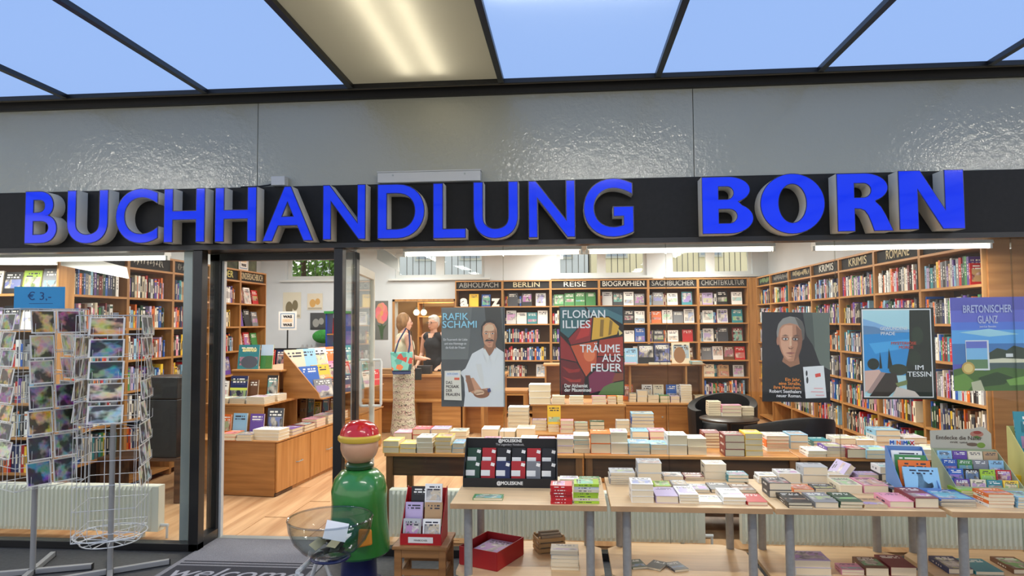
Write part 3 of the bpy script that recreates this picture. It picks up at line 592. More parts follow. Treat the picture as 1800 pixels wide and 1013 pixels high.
NBC = [['dark green', 'red', 'black', 'black', 'red', 'black'], ['dark green', 'red', 'dark blue', 'red', 'grey', 'black']]
for r in range(2):
    for k in range(6):
        c = NBC[r][k]; x = -dw+0.047+k*(2*dw-0.094)/5; y = 0.107 if r == 0 else 0.045; z = (0.068 if r == 0 else 0.0045)
        o = empty('notebook', nd.location+Vector((x, y, z)), 0, (math.radians(-14), 0, 0))
        tag(o, '%s notebook, %s from left in the %s tier of the black display' % (c, ORD[k], 'back' if r == 0 else 'front'), 'notebook', 'notebooks in the black counter display')
        o.rotation_euler = (math.radians(-13), 0, 0)
        MB().box(-0.041, 0.041, 0, 0.014, 0, 0.135).build('cover', mat('nb_'+c.replace(' ', '_'), tuple(int(v*0.9) for v in INK[c]), 0.5), o, bevel=0.003)
        MB().box(-0.0405, 0.012, -0.0006, -0.0001, 0.05, 0.082).build('paper_band', m_lab, o)
        MB().box(0.010, 0.032, -0.0009, -0.0002, 0.108, 0.126, M=Matrix.Rotation(0.25, 4, 'Y')).build('price_label', m_lab, o, loc=(-0.022, 0, 0.006))

# stool with the red counter box
st = empty('step_stool', (-0.835, -0.775, 0)); tag(st, 'small brown wooden stool carrying a red counter box', 'stool')
W2 = wood('stool_wood', (138, 92, 48), (170, 118, 66), 0.5, axis=0)
MB().box(-0.155, 0.155, -0.14, 0.14, 0.34, 0.36).build('seat', W2, st, bevel=0.004)
for sx in (-1, 1):
    for sy in (-1, 1): MB().box(sx*0.125-0.02, sx*0.125+0.02, sy*0.115-0.014, sy*0.115+0.014, 0, 0.3398).build('leg', W2, st, bevel=0.003)
for sy in (-1, 1):
    MB().box(-0.1045, 0.1045, sy*0.115-0.01, sy*0.115+0.01, 0.295, 0.3395).build('apron', W2, st); MB().box(-0.1045, 0.1045, sy*0.115-0.01, sy*0.115+0.01, 0.2, 0.23).build('stretcher', W2, st)
for sx in (-1, 1): MB().box(sx*0.125-0.01, sx*0.125+0.01, -0.1005, 0.1005, 0.295, 0.3395).build('apron', W2, st); MB().box(sx*0.125-0.01, sx*0.125+0.01, -0.1005, 0.1005, 0.18, 0.21).build('stretcher', W2, st)
m_red = mat('red_cardboard', (176, 20, 26), 0.45)
rb = empty('counter_box', (-0.835, -0.885, 0.3603)); tag(rb, 'red cardboard counter box with booklets standing on the stool', 'display box')
sd = [(0, 0), (0.2, 0), (0.2, 0.28), (0.185, 0.28), (0.0, 0.05)]; bw = 0.115
for s in (-1, 1): MB().prism(sd, s*bw-0.0015, s*bw+0.0015, 'YZ').build('side_panel', m_red, rb)
MB().box(-bw+0.0016, bw-0.0016, 0, 0.003, 0, 0.062).build('front_panel', m_red, rb); MB().box(-bw+0.0016, bw-0.0016, 0.197, 0.2, 0, 0.27).build('back_panel', m_red, rb); MB().box(-bw+0.0016, bw-0.0016, 0.0032, 0.1968, 0, 0.003).build('base', m_red, rb)
lbp = MB().box(-0.07, 0.07, -0.0012, -0.0002, 0.012, 0.044).build('label_plate', m_lab, rb); text('MINIBÜCHER', 0.009, mat('dark_print', (70, 50, 40), 0.5), rb, (0, -0.0015, 0.022), width=0.075)
def upright(loc, w, h, t, colour, label, group, lean=12, rz=0.0, name='displayed_book'):   # standing face out, leaning back
    o = inst('picture_book' if 'picture' in group or 'children' in group else 'art_book' if 'art books' in group else 'booklet' if 'booklet' in group else name, COVER, None, loc, (0, 0, 0), (w, h, t), jit(INK[colour])); tag(o, label, 'book', group); inst('page_block', PAGES, o)
    o.matrix_world = Matrix.Translation(loc) @ Matrix.Rotation(rz, 4, 'Z') @ Matrix.Rotation(math.radians(90-lean), 4, 'X') @ Matrix.Translation((0, h/2, -t)) @ Matrix.Diagonal((w, h, t, 1))
    return o
G4 = 'booklets in the red counter box'
for k, (x, y, z, c, l) in enumerate(((-0.057, 0.02, 0, 'pale grey', 'pale grey booklet at the front left of the red counter box'), (0.055, 0.02, 0, 'white', 'white booklet with orange and purple print at the front right of the red counter box'), (-0.06, 0.085, 0.075, 'lilac', 'purple booklet in the middle left of the red counter box'), (0.052, 0.085, 0.075, 'tan', 'tan booklet in the middle right of the red counter box'), (-0.04, 0.15, 0.15, 'black', 'black booklet at the back left of the red counter box'), (0.04, 0.15, 0.165, 'white', 'white booklet with a teal top edge at the back of the red counter box'))):
    upright(rb.location+Vector((x, y, z+0.004)), 0.1, 0.13, 0.02, c, l, G4, 10)

# red tray and crate on the lower shelf
tr = empty('tray', (-0.445, -0.80, 0.2624), -0.42); tag(tr, 'open red cardboard tray with cards on the lower shelf', 'tray')
m_red2 = mat('red_tray', (158, 18, 22), 0.5)
MB().box(-0.12, 0.12, -0.15, 0.15, 0, 0.003).build('base', m_red2, tr)
for s in (-1, 1): MB().box(s*0.12-0.002, s*0.12+0.002, -0.15, 0.15, 0.0032, 0.10).build('side_panel', m_red2, tr); MB().box(-0.1178, 0.1178, s*0.15-0.002, s*0.15+0.002, 0.0032, 0.10).build('end_panel', m_red2, tr)
for k, c in enumerate(('light blue', 'green', 'lilac')):
    book((-0.445+0.012*k-0.02, -0.80+0.015*k, 0.2624+0.004+0.02*k), (0.16, 0.22, 0.0195), c, c+' picture card pack lying in the red tray', 'card packs in the red tray', (0, 0, -0.42), pages=False, name='card_pack')
cr = empty('crate', (-0.13, -0.62, 0.2624), 0.35); tag(cr, 'tiny slatted wooden crate holding cards on the lower shelf', 'crate')
WS = wood('crate_slat', (150, 116, 74), (182, 146, 98), 0.6, axis=0)
for s in (-1, 1):
    for k in range(3): MB().box(-0.08, 0.08, s*0.055-0.003, s*0.055+0.003, 0.008+k*0.028, 0.028+k*0.028).build('slat', WS, cr); MB().box(s*0.08-0.003, s*0.08+0.003, -0.0518, 0.0518, 0.008+k*0.028, 0.028+k*0.028).build('slat', WS, cr)
    for q in (-1, 1): MB().box(s*0.072-0.005, s*0.072+0.005, q*0.047-0.0048, q*0.047+0.0048, 0, 0.095).build('corner_post', WS, cr)
MB().box(-0.0765, 0.0765, -0.0515, 0.0515, 0.003, 0.0075).build('base', WS, cr)
for k in range(5): MB().box(-0.06, 0.06, -0.036+k*0.017, -0.032+k*0.017, 0.01, 0.105+0.006*(k % 2), M=Matrix.Rotation(0.18, 4, 'X')).build('card', mat('crate_card', (150, 132, 110), 0.6), cr)

# ------------------------------------------------------------------ picture book boxes on the last table
def tier_box(loc, w, d, h, m, name, label, header=None, hh=0.06, rz=0.0):
    e = empty(name, loc, rz); tag(e, label, 'display box')
    sd = [(0, 0), (d, 0), (d, h), (d-0.02, h), (0, 0.05)]
    for s in (-1, 1): MB().prism(sd, s*w/2-0.0015, s*w/2+0.0015, 'YZ').build('side_panel', m, e)
    MB().box(-w/2+0.0016, w/2-0.0016, 0, 0.003, 0, 0.05).build('front_panel', m, e); MB().box(-w/2+0.0016, w/2-0.0016, d-0.003, d, 0, h).build('back_panel', m, e); MB().box(-w/2+0.0016, w/2-0.0016, 0.0032, d-0.0032, 0, 0.003).build('base', m, e)
    return e
G5 = 'picture books in the boxes'
mb1 = tier_box((1.865, -0.83, TZ+0.0003), 0.185, 0.26, 0.225, mat('blue_cardboard', (104, 142, 196), 0.5), 'picture_book_box', 'sky blue counter box of picture books lettered MINIMAX', rz=-0.12)
hd_ = MB().box(-0.07, 0.06, 0.255, 0.258, 0.2255, 0.262).build('header_board', mat('header_white', (232, 236, 240), 0.5), mb1)
for k, (ch, c) in enumerate(zip('MINIMAX', ('blue', 'light blue', 'orange', 'purple', 'blue', 'green', 'red'))): text(ch, 0.021, mat('ink_'+c.replace(' ', '_'), INK[c], 0.5), mb1, (-0.057+0.0175*k, 0.2544, 0.233), fat=0.05)
def in_box(e, x, y, z, w, h, c, l, lean=14, t=0.008):
    p = e.matrix_basis @ Vector((x, y, z)); return upright(p, w, h, t, c, l, G5, lean, e.rotation_euler.z)
for e_ in (mb1,): e_.matrix_basis
in_box(mb1, 0.005, 0.19, 0.09, 0.16, 0.12, 'white', 'white picture book at the back of the blue box'); in_box(mb1, 0.008, 0.14, 0.06, 0.16, 0.135, 'green', 'green picture book behind the orange one in the blue box'); in_box(mb1, 0.01, 0.09, 0.035, 0.16, 0.14, 'orange', 'orange picture book in the middle of the blue box')
lb_ = in_box(mb1, 0.02, 0.02, 0.02, 0.175, 0.135, 'light blue', 'pale blue picture book with a brown animal silhouette in front of the blue box', lean=22)
picture([((58, 38, 30), [(0.42, 0.0), (0.36, 0.2), (0.40, 0.62), (0.36, 0.85), (0.44, 0.72), (0.50, 0.72), (0.54, 0.8), (0.55, 0.5), (0.66, 0.35), (0.78, 0.42), (0.8, 0.25), (0.62, 0.05)]), ((60, 50, 90), rect(0.55, 0.66, 0.72, 0.69)), ((60, 50, 90), rect(0.60, 0.58, 0.82, 0.61)), ((70, 60, 60), [(0.16, 0.95), (0.22, 0.88), (0.30, 0.9), (0.26, 0.85), (0.2, 0.85)])], 1, 1, lb_, (0, -0.5, 1.02), (-PI/2, 0, 0), step=-0.02)
mb2 = tier_box((2.23, -0.80, TZ+0.0003), 0.33, 0.30, 0.20, mat('sage_cardboard', (176, 186, 150), 0.5), 'picture_book_box', 'pale green tiered box of small nature books with a header board', rz=-0.1)
hb2 = MB().prism([(-0.17, 0.2005), (0.15, 0.2005), (0.15, 0.29), (0.11, 0.33), (0.05, 0.315), (-0.17, 0.30)], 0.295, 0.299, 'XZ').build('header_board', mat('header_sand', (186, 182, 164), 0.55), mb2)
text('Entdecke die Natur', 0.022, mat('dark_print', (70, 50, 40), 0.5), mb2, (-0.02, 0.2935, 0.252), width=0.24); text('mit uns', 0.012, mat('dark_print'), mb2, (-0.02, 0.2935, 0.232), width=0.09)
picture([((176, 120, 100), oval(0.5, 0.6, 0.5, 0.3)), ((150, 60, 50), oval(0.55, 0.75, 0.3, 0.16)), ((84, 120, 60), [(0.2, 0.35), (0.5, 0.45), (0.8, 0.3), (0.55, 0.1), (0.4, 0.2)])], 0.07, 0.06, mb2, (0.075, 0.2948, 0.25)); picture([((110, 90, 74), oval(0.3, 0.6, 0.3, 0.3)), ((120, 150, 60), oval(0.75, 0.5, 0.22, 0.45))], 0.1, 0.035, mb2, (0.07, 0.2948, 0.205))
NB = [(0.235, 0.125, 0.062, ['light blue', 'purple', 'cream', 'tan']), (0.175, 0.088, 0.062, ['blue', 'green', 'grey', 'light blue']), (0.10, 0.045, 0.068, ['blue', 'black', 'lime green', 'red']), (0.03, 0.012, 0.06, ['purple', 'cream', 'teal', 'yellow'])]
for r, (y, z, h, cs) in enumerate(NB):
    for k, c in enumerate(cs):
        bk = in_box(mb2, -0.118+0.079*k, y, z, 0.074, h+0.01, c, '%s small book, %s from left in %s row of the nature book box' % (c, ORD[k], ['back', 'third', 'second', 'front'][r]), lean=10, t=0.007)
        if c == 'black': picture([((225, 205, 120), oval(0.5, 0.5, 0.3, 0.33)), ((20, 20, 26), oval(0.6, 0.58, 0.27, 0.3))], 1, 1, bk, (0, -0.5, 1.02), (-PI/2, 0, 0), step=-0.02)
mb3 = tier_box((2.66, -0.86, TZ+0.0003), 0.36, 0.36, 0.33, mat('pale_yellow_cardboard', (214, 206, 130), 0.5), 'picture_book_box', 'pale yellow counter box with large picture books at the table end', rz=-0.1)
b1 = in_box(mb3, 0.0, 0.29, 0.16, 0.32, 0.26, 'teal', 'large teal picture book at the back of the yellow box', lean=8); b2 = in_box(mb3, 0.02, 0.2, 0.05, 0.27, 0.21, 'orange', 'large orange picture book in the yellow box', lean=10); b3 = in_box(mb3, 0.03, 0.1, 0.01, 0.24, 0.13, 'dark blue', 'dark blue picture book at the front of the yellow box', lean=12)
pb = picture([((240, 238, 232), rect(0.1, 0.55, 0.9, 0.78)), ((200, 60, 70), rect(0.12, 0.56, 0.88, 0.6))], 1, 1, b1, (0, -0.5, 1.02), (-PI/2, 0, 0), step=-0.02)
picture([((244, 244, 244), rect(0.1, 0.5, 0.95, 0.85)), ((30, 36, 70), rect(0.2, 0.58, 0.34, 0.74)), ((30, 36, 70), rect(0.4, 0.58, 0.54, 0.74)), ((30, 36, 70), rect(0.6, 0.58, 0.74, 0.74)), ((30, 36, 70), rect(0.8, 0.58, 0.9, 0.74))], 1, 1, b2, (0, -0.5, 1.02), (-PI/2, 0, 0), step=-0.02)
yb = empty('card_box', PZ(1781, 860, TZ)+Vector((0, 0.0, 0.0004)), -0.1); tag(yb, 'little yellow card box beside the nature book box', 'box')
MB().box(-0.042, 0.042, 0, 0.03, 0, 0.055).build('body', mat('yellow_card', (222, 178, 30), 0.5), yb, bevel=0.002); MB().box(-0.043, 0.043, -0.001, 0.031, 0.0552, 0.075).build('lid', mat('yellow_card'), yb, bevel=0.002)

# ------------------------------------------------------------------ bookcases
ROWS = [1.86, 1.56, 1.25, 0.95, 0.67, 0.38, 0.08]; ROWN = ['top', 'second', 'third', 'fourth', 'fifth', 'sixth', 'lowest']
m_slate = mat('chalkboard', (34, 34, 36), 0.8, var=0.2, scale=20); m_backp = mat('bookcase_back', (96, 68, 44), 0.7)
m_chalk = {k: mat('chalk_'+k, c, 0.9) for k, c in dict(white=(226, 224, 214), yellow=(222, 214, 130), green=(140, 170, 120), grey=(168, 166, 160), cream=(214, 200, 164)).items()}
STUFF = MB(); STUFF_N = [0]
def spine_stuff(M, x, y, z, t, d, h, c):
    STUFF.box(x, x+t, y, y+d, z, z+h, 0, c, M); lum = sum(c[:3])
    c2 = (0.75, 0.7, 0.55, 1) if lum < 0.7 else (0.06, 0.05, 0.07, 1)
    if t > 0.014: STUFF.box(x+t*0.3, x+t*0.7, y-0.0006, y, z+h*0.3, z+h*(0.6+0.2*random.random()), 0, c2, M)
    if random.random() < 0.3: STUFF.box(x+0.0005, x+t-0.0005, y-0.0005, y, z+h*0.84, z+h*0.93, 0, jit(INK[random.choice(SPINES)]), M)
R_SPINE = Matrix(((0, 0, 1, 0), (1, 0, 0, 0), (0, 1, 0, 0), (0, 0, 0, 1)))
def fill(M, w, z, rown, case, single, group, dense=0.9, hmax=0.235, y=0.03):
    x = 0.03; k = 0
    end = 0.03+(w-0.06)*dense
    while True:
        t = random.choice((0.016, 0.02, 0.024, 0.028, 0.03, 0.034, 0.04)); h = random.uniform(0.165, hmax); d = random.uniform(0.12, 0.15); cn = random.choice(SPINES)
        if x+t > end: break
        if single:
            o = bpy.data.objects.new('shelved_book', BLOCK); COL.objects.link(o); o.color = jit(INK[cn])
            o.matrix_world = M @ Matrix.Translation((x, y+d/2, z+h/2)) @ R_SPINE @ Matrix.Diagonal((d, h, t-0.0008, 1))
            tag(o, '%s spine, %s from left, %s shelf of %s' % (cn, ORD[k], rown, case), 'book', group)
        else: spine_stuff(M, x, y+random.uniform(0, 0.012), z, t-0.0008, d, h, jit(INK[cn], 0.2))
        x += t; k += 1
        if random.random() < 0.03: x += 0.012
def chalk(parent, w, z, kind, body=None, width=None):
    m = m_chalk[kind]
    if body: text(body, 0.085, m, parent, (w/2, 0.0283, z+0.03), width=width or min(w-0.12, 0.075*len(body)), depth=0.0012, fat=0.004)
    else:                                     # chalk strokes too faint to read
        mb = MB(); x = 0.12
        while x < w-0.14:
            for q in range(random.choice((1, 2, 2))):
                a, b = random.uniform(0.035, 0.06), random.uniform(0.085, 0.115); mb.tube([(x+random.uniform(0, 0.02), 0.028, z+a), (x+random.uniform(0, 0.03), 0.028, z+b)], 0.004, 4)
            mb.tube([(x, 0.028, z+0.07), (x+0.03, 0.028, z+random.choice((0.04, 0.07, 0.11)))], 0.004, 4); x += 0.05
        tag(mb.build('chalk_marks', m, parent), kind='stuff')
def bookcase(label, loc, rz, w, head, kind='white', contents=None, single=None, case='', group='', d=0.28):
    e = empty('bookcase', loc, rz); tag(e, label, 'bookcase', 'tall beech bookcases along the walls')
    M = Matrix.Translation(loc) @ Matrix.Rotation(rz, 4, 'Z')
    for x in (0.0, w-0.02): MB().box(x+0.001, x+0.019, 0, d, 0, 2.30).build('side_panel', WOOD, e)
    MB().box(0.0195, w-0.0205, d-0.008, d, 0.0, 2.30).build('back_panel', m_backp, e)
    sh = MB().box(0.0195, w-0.0205, 0.0, d-0.0085, -0.02, 0).mesh('shelf', WOOD_H)
    for z in ROWS: inst('shelf', sh, e, (0, 0, z))
    inst('shelf', sh, e, (0, 0, 2.155)); inst('top_board', sh, e, (0, 0, 2.2998))
    hbd = MB().box(0.0195, w-0.0205, 0.03, 0.04, 2.1552, 2.2795).build('header_board', m_slate, e)
    chalk(hbd, w, 2.155, kind, head)
    for i, z in enumerate(ROWS):
        c = (contents or {}).get(i, 'S')
        if c == '-' : continue
        if c == 'S': fill(M, w, z+0.0004, ROWN[i], case, bool(single and i in single), group, dense=random.choice((0.95, 0.9, 0.8, 0.93)), y=0.03 if d > 0.2 else 0.012)
        else:
            n = len(c); pitch = (w-0.1)/n; bw = min(0.17, pitch-0.012)
            for k, cn in enumerate(c):
                if cn is None: continue
                h = random.uniform(0.19, 0.235); p = M @ Vector((0.05+pitch*(k+0.5), 0.075, z+0.0006))
                upright(p, bw, h, 0.018, cn, '%s book face out, %s from left, %s shelf of %s' % (cn, ORD[k], ROWN[i], case), 'books shown face out in the bookcases', 9, rz)
            if d > 0.2: fill(M, w, z+0.0004, '', '', False, '', dense=0.5, y=0.115, hmax=0.2)
    return e
# back wall
BX = [-1.93+0.813*k for k in range(7)]
BACK = [('ABHOLFACH', 'grey', 'the ABHOLFACH bookcase', {0: '-', 1: ['grey', 'white', 'cream'], 2: 'S', 3: 'S', 4: '-', 5: '-', 6: '-'}),
        ('BERLIN', 'cream', 'the BERLIN bookcase', {0: ['dark grey', 'black', 'pale grey'], 1: ['pale grey', 'white', 'teal', 'white'], 2: 'S', 3: 'S', 4: [None, None, 'white'], 5: '-', 6: '-'}),
        ('REISE', 'white', 'the REISE bookcase', {0: ['green', 'green', 'green', 'green'], 1: 'S', 2: 'S', 3: 'S'}),
        ('BIOGRAPHIEN', 'white', 'the BIOGRAPHIEN bookcase', {0: ['pale grey', 'dark grey', 'white', 'grey'], 1: [None, 'light blue', 'black', 'white'], 2: ['pink', 'white', 'white', 'blue'], 3: ['grey', 'black', 'white']}),
        ('SACHBÜCHER', 'grey', 'the SACHBÜCHER bookcase', {0: ['grey', 'white', 'teal'], 1: ['orange', 'white', 'grey', 'white'], 2: ['dark grey', 'white', 'red'], 3: ['tan', 'cream', 'brown']}),
        ('CHICHTE/KULTUR', 'grey', 'the KULTUR bookcase', {0: ['lilac', 'black', 'white'], 1: ['white', 'white', 'teal'], 2: ['white', 'dark grey', 'dark red'], 3: ['grey', 'white', 'brown', 'red'], 4: ['cream', 'tan', 'pale grey']})]
for k, (hd, kd, nm, ct) in enumerate(BACK):
    bookcase('beech bookcase headed %s against the back wall' % hd, (BX[k], 6.75, 0), 0.0, 0.813, hd, kd, ct, case=nm)
# letters and two sample books in the collection shelf
for ch, x in (('a', -1.78), ('z', -1.24)):
    le = empty('letter_ornament', (x, 6.80, 1.8605)); tag(le, 'white standing letter %s on the ABHOLFACH top shelf' % ch, 'letter'); text(ch, 0.19 if ch == 'z' else 0.2, m_ltr, le, (0, 0, 0.001), depth=0.02, fat=0.04, name='letter_body')
upright((-1.62, 6.83, 1.8606), 0.16, 0.22, 0.02, 'yellow', 'yellow book between the white letters on the ABHOLFACH top shelf', 'books shown face out in the bookcases', 9); upright((-1.41, 6.83, 1.8606), 0.15, 0.21, 0.02, 'blue', 'blue book between the white letters on the ABHOLFACH top shelf', 'books shown face out in the bookcases', 9)
# right wall, from the far corner to the window
RY = [6.72, 5.98, 5.11, 4.22, 3.33, 2.44, 1.55, 0.64]
RH = [(None, 'green', 'the first right-wall bookcase'), (None, 'grey', 'the second right-wall bookcase'), (None, 'cream', 'the third right-wall bookcase'), ('KRIMIS', 'white', 'the far KRIMIS bookcase'), ('KRIMIS', 'cream', 'the near KRIMIS bookcase'), ('ROMANE', 'cream', 'the far ROMANE bookcase'), ('ROMANE', 'cream', 'the near ROMANE bookcase')]
RL = ['beech bookcase in the far corner of the right wall, green chalk heading', 'beech bookcase second from the far corner, grey chalk heading', 'beech bookcase third from the far corner, cream chalk heading', 'farther of two beech bookcases headed KRIMIS', 'nearer of two beech bookcases headed KRIMIS', 'farther of two beech bookcases headed ROMANE', 'nearer of two beech bookcases headed ROMANE, by the window']
GS = 'books standing in the nearest bookcases'
for k, (hd, kd, nm) in enumerate(RH):
    bookcase(RL[k], (3.07, RY[k], 0), -PI/2, RY[k]-RY[k+1], hd, kd, {6: '-'} if k < 5 else None, single=({0, 1, 2, 3} if k == 6 else {0, 1, 2} if k == 5 else {0} if k == 4 else None), case=nm, group=GS)
struct('wall_corner_filler', MB().box(2.95, 3.068, 6.72, 6.74, 0, 2.3), WOOD)
# left wall
LY = [0.81, 1.56, 2.31, 3.06, 3.81, 4.56]
LH = [(None, 'grey', 'the nearest left bookcase'), (None, 'white', 'the second left bookcase'), (None, 'grey', 'the third left bookcase'), ('KINDER', 'yellow', 'the KINDER bookcase'), ('KINDERSACHBUCH', 'cream', 'the KINDERSACHBUCH bookcase')]
LL = ['beech bookcase on the left nearest the window, behind the postcard racks', 'beech bookcase on the left, second from the window', 'beech bookcase on the left, third from the window', 'beech bookcase headed KINDER in yellow chalk', 'beech bookcase headed KINDERSACHBUCH beside the back wall posters']
for k, (hd, kd, nm) in enumerate(LH):
    ct = {6: '-'}
    if k == 3: ct.update({3: ['dark blue', 'orange', 'purple'], 4: ['light blue', 'pale grey']})
    if k == 4: ct.update({0: ['dark red', 'white', 'red'], 1: ['purple', 'black', 'grey'], 2: ['cream', 'red', 'green'], 3: ['teal', 'brown'], 4: ['light blue', 'orange']})
    bookcase(LL[k], (-4.25, LY[k], 0), PI/2, 0.75, hd, kd, ct, single=({0} if k == 0 else None), case=nm, group=GS)
# case facing the window at the far left
e = bookcase('beech bookcase facing the window at the far left of the shop', (-5.02, 0.62, 0), 0.0, 0.80, None, 'grey', {0: ['white', 'black', 'lime green', 'grey'], 1: ['lilac', 'dark grey', 'white', 'red'], 6: '-'}, case='the bookcase facing the window', d=0.185)
# posters on top of the KINDER bookcases
tp = empty('animal_poster', (-4.33, 3.86, 2.3004), PI/2); tag(tp, 'dark green jungle board on top of the KINDER bookcases', 'poster')
MB().box(-0.52, 0.56, 0.0, 0.012, 0, 0.46).build('board', mat('jungle_board', (36, 44, 32), 0.6, scale=7, col2=(84, 92, 60)), tp)
def was_sign(loc, rz, w, label, stand):
    e = empty('sign', loc, rz); tag(e, label, 'sign')
    MB().box(-w/2, w/2, 0, 0.006, stand, stand+w).build('board', m_ltr, e)
    picture([((86, 132, 176), rect(0.1, 0.1, 0.9, 0.9)), ((238, 236, 230), rect(0.14, 0.14, 0.86, 0.86)), ((236, 214, 182), rect(0.22, 0.42, 0.78, 0.60))], w, w, e, (0, -0.0004, stand))
    k = mat('sign_ink', (30, 30, 34), 0.5); r = mat('sign_red', (196, 60, 50), 0.5)
    text('WAS', w*0.13, k, e, (0, -0.002, stand+w*0.66), width=w*0.5, fat=0.05); text('IST', w*0.1, mat('sign_faint', (222, 190, 150), 0.5), e, (0, -0.002, stand+w*0.46), width=w*0.3); text('WAS', w*0.13, k, e, (0, -0.002, stand+w*0.22), width=w*0.5, fat=0.05)
    if stand > 0: MB().cyl((0, 0.003, 0), (0, 0.003, stand), 0.012, n=8).build('stem', m_black, e); MB().cyl((0, 0.003, 0), (0, 0.003, 0.012), 0.06, n=20).build('foot', m_black, e)
    return e
was_sign((-4.318, 4.02, 2.301), PI/2, 0.26, 'small white sign WAS IST WAS leaning on the jungle board', 0)

# ------------------------------------------------------------------ window table inside, with rows of stacks
WZ = 0.60
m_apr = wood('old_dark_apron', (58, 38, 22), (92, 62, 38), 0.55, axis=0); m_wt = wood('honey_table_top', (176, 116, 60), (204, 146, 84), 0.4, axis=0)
for n, (x0, x1, lb) in enumerate(((-1.42, 0.10, 'dark apron table inside the window behind the notebook display'), (0.105, 1.66, 'dark apron table inside the window behind the second passage table'), (1.665, 3.03, 'dark apron table inside the window behind the picture book boxes'))):
    e = empty('window_table', ((x0+x1)/2, 0.86, 0)); tag(e, lb, 'table', 'tables inside the shop window'); w = (x1-x0)/2
    MB().box(-w, w, -0.38, 0.38, WZ-0.025, WZ).build('table_top', m_wt, e, bevel=0.004)
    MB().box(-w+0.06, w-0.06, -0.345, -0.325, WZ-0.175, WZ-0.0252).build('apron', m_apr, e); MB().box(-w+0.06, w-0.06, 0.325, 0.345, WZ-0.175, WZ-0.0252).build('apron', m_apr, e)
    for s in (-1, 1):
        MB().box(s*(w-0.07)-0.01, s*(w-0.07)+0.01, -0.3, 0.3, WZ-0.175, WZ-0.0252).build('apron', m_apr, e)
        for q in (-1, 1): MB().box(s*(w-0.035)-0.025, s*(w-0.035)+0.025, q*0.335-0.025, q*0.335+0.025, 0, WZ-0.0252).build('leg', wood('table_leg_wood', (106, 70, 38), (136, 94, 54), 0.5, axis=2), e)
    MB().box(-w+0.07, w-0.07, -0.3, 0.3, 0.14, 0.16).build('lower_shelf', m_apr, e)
G6 = 'book stacks on the tables inside the window'
WT = 'on the window table'
row([(672, 701, 797, 21, 2, 'yellow', 'first front stack'), (701.5, 731, 797, 16, 2, 'yellow', 'second front stack'), (731.5, 760.5, 797, 27, 3, 'white', 'third front stack'), (764, 793.5, 797, 27.5, 4, 'yellow', 'fourth front stack'), (794, 815, 797, 17, 2, 'light blue', 'fifth front stack'),
     (818, 846, 797, 20, 2, 'white', 'sixth front stack'), (848, 878, 797, 22, 2, 'pink', 'seventh front stack'), (880, 912, 797, 20, 2, 'white', 'eighth front stack'), (914, 944, 797, 24, 3, 'white', 'ninth front stack'), (946, 976, 797, 22, 2, 'pink', 'tenth front stack'),
     (978, 1008, 797, 25, 2, 'lilac', 'eleventh front stack'), (1008.5, 1037, 797, 30, 4, 'white', 'twelfth front stack', dict(under='teal')), (1038, 1074, 798, 35, 2, 'orange', 'thirteenth front stack'), (1074.5, 1105, 798, 37, 2, 'white', 'fourteenth front stack'), (1105.5, 1143, 800, 20, 3, 'light blue', 'fifteenth front stack'),
     (1143.5, 1173, 799, 17, 2, 'light blue', 'sixteenth front stack'), (1173.5, 1209, 800, 34, 2, 'pale grey', 'seventeenth front stack'), (1209.5, 1243, 800, 28, 2, 'cream', 'eighteenth front stack'), (1275, 1310, 803, 37, 3, 'dark red', 'nineteenth front stack'), (1310.5, 1342, 803, 40, 4, 'yellow', 'twentieth front stack'),
     (1420, 1453, 804, 11, 2, 'white', 'twenty-first front stack'), (1454, 1489, 804, 17, 3, 'purple', 'twenty-second front stack'), (1489.5, 1523, 806, 16, 1, 'dark red', 'twenty-third front stack'), (1523.5, 1566, 807, 15, 2, 'light blue', 'twenty-fourth front stack'), (1567, 1600, 808, 14, 2, 'pink', 'twenty-fifth front stack'), (1602, 1640, 809, 18, 2, 'white', 'twenty-sixth front stack'), (1642, 1690, 810, 20, 2, 'cream', 'twenty-seventh front stack')], WZ, G6, WT)
row([(692, 724, 775, 14, 1, 'pink', 'first second-row stack'), (724.5, 756, 775, 20, 2, 'red', 'second second-row stack'), (757, 789, 775, 20, 2, 'lilac', 'third second-row stack'), (789.5, 820, 775, 16, 2, 'cream', 'fourth second-row stack'), (846, 876, 775, 20, 1, 'white', 'fifth second-row stack'), (878, 906, 775, 16, 1, 'white', 'sixth second-row stack'), (908, 940, 776, 22, 1, 'cream', 'seventh second-row stack'),
     (1111, 1141, 781, 22, 2, 'light blue', 'eighth second-row stack'), (1142, 1172, 781, 22, 2, 'pink', 'ninth second-row stack'), (1238, 1268, 788, 26, 5, 'dark red', 'tenth second-row stack'), (1348, 1388, 794, 27, 4, 'white', 'eleventh second-row stack', dict(under='orange')), (1390, 1422, 790, 25, 2, 'light blue', 'twelfth second-row stack'), (1430, 1462, 786, 10, 2, 'teal', 'thirteenth second-row stack'), (1468, 1505, 785, 14, 1, 'white', 'fourteenth second-row stack'), (1506, 1538, 785, 11, 1, 'white', 'fifteenth second-row stack'), (1541, 1584, 787, 30, 3, 'light blue', 'sixteenth second-row stack', dict(under='white')), (1590, 1630, 788, 18, 2, 'white', 'seventeenth second-row stack')], WZ, G6, WT)

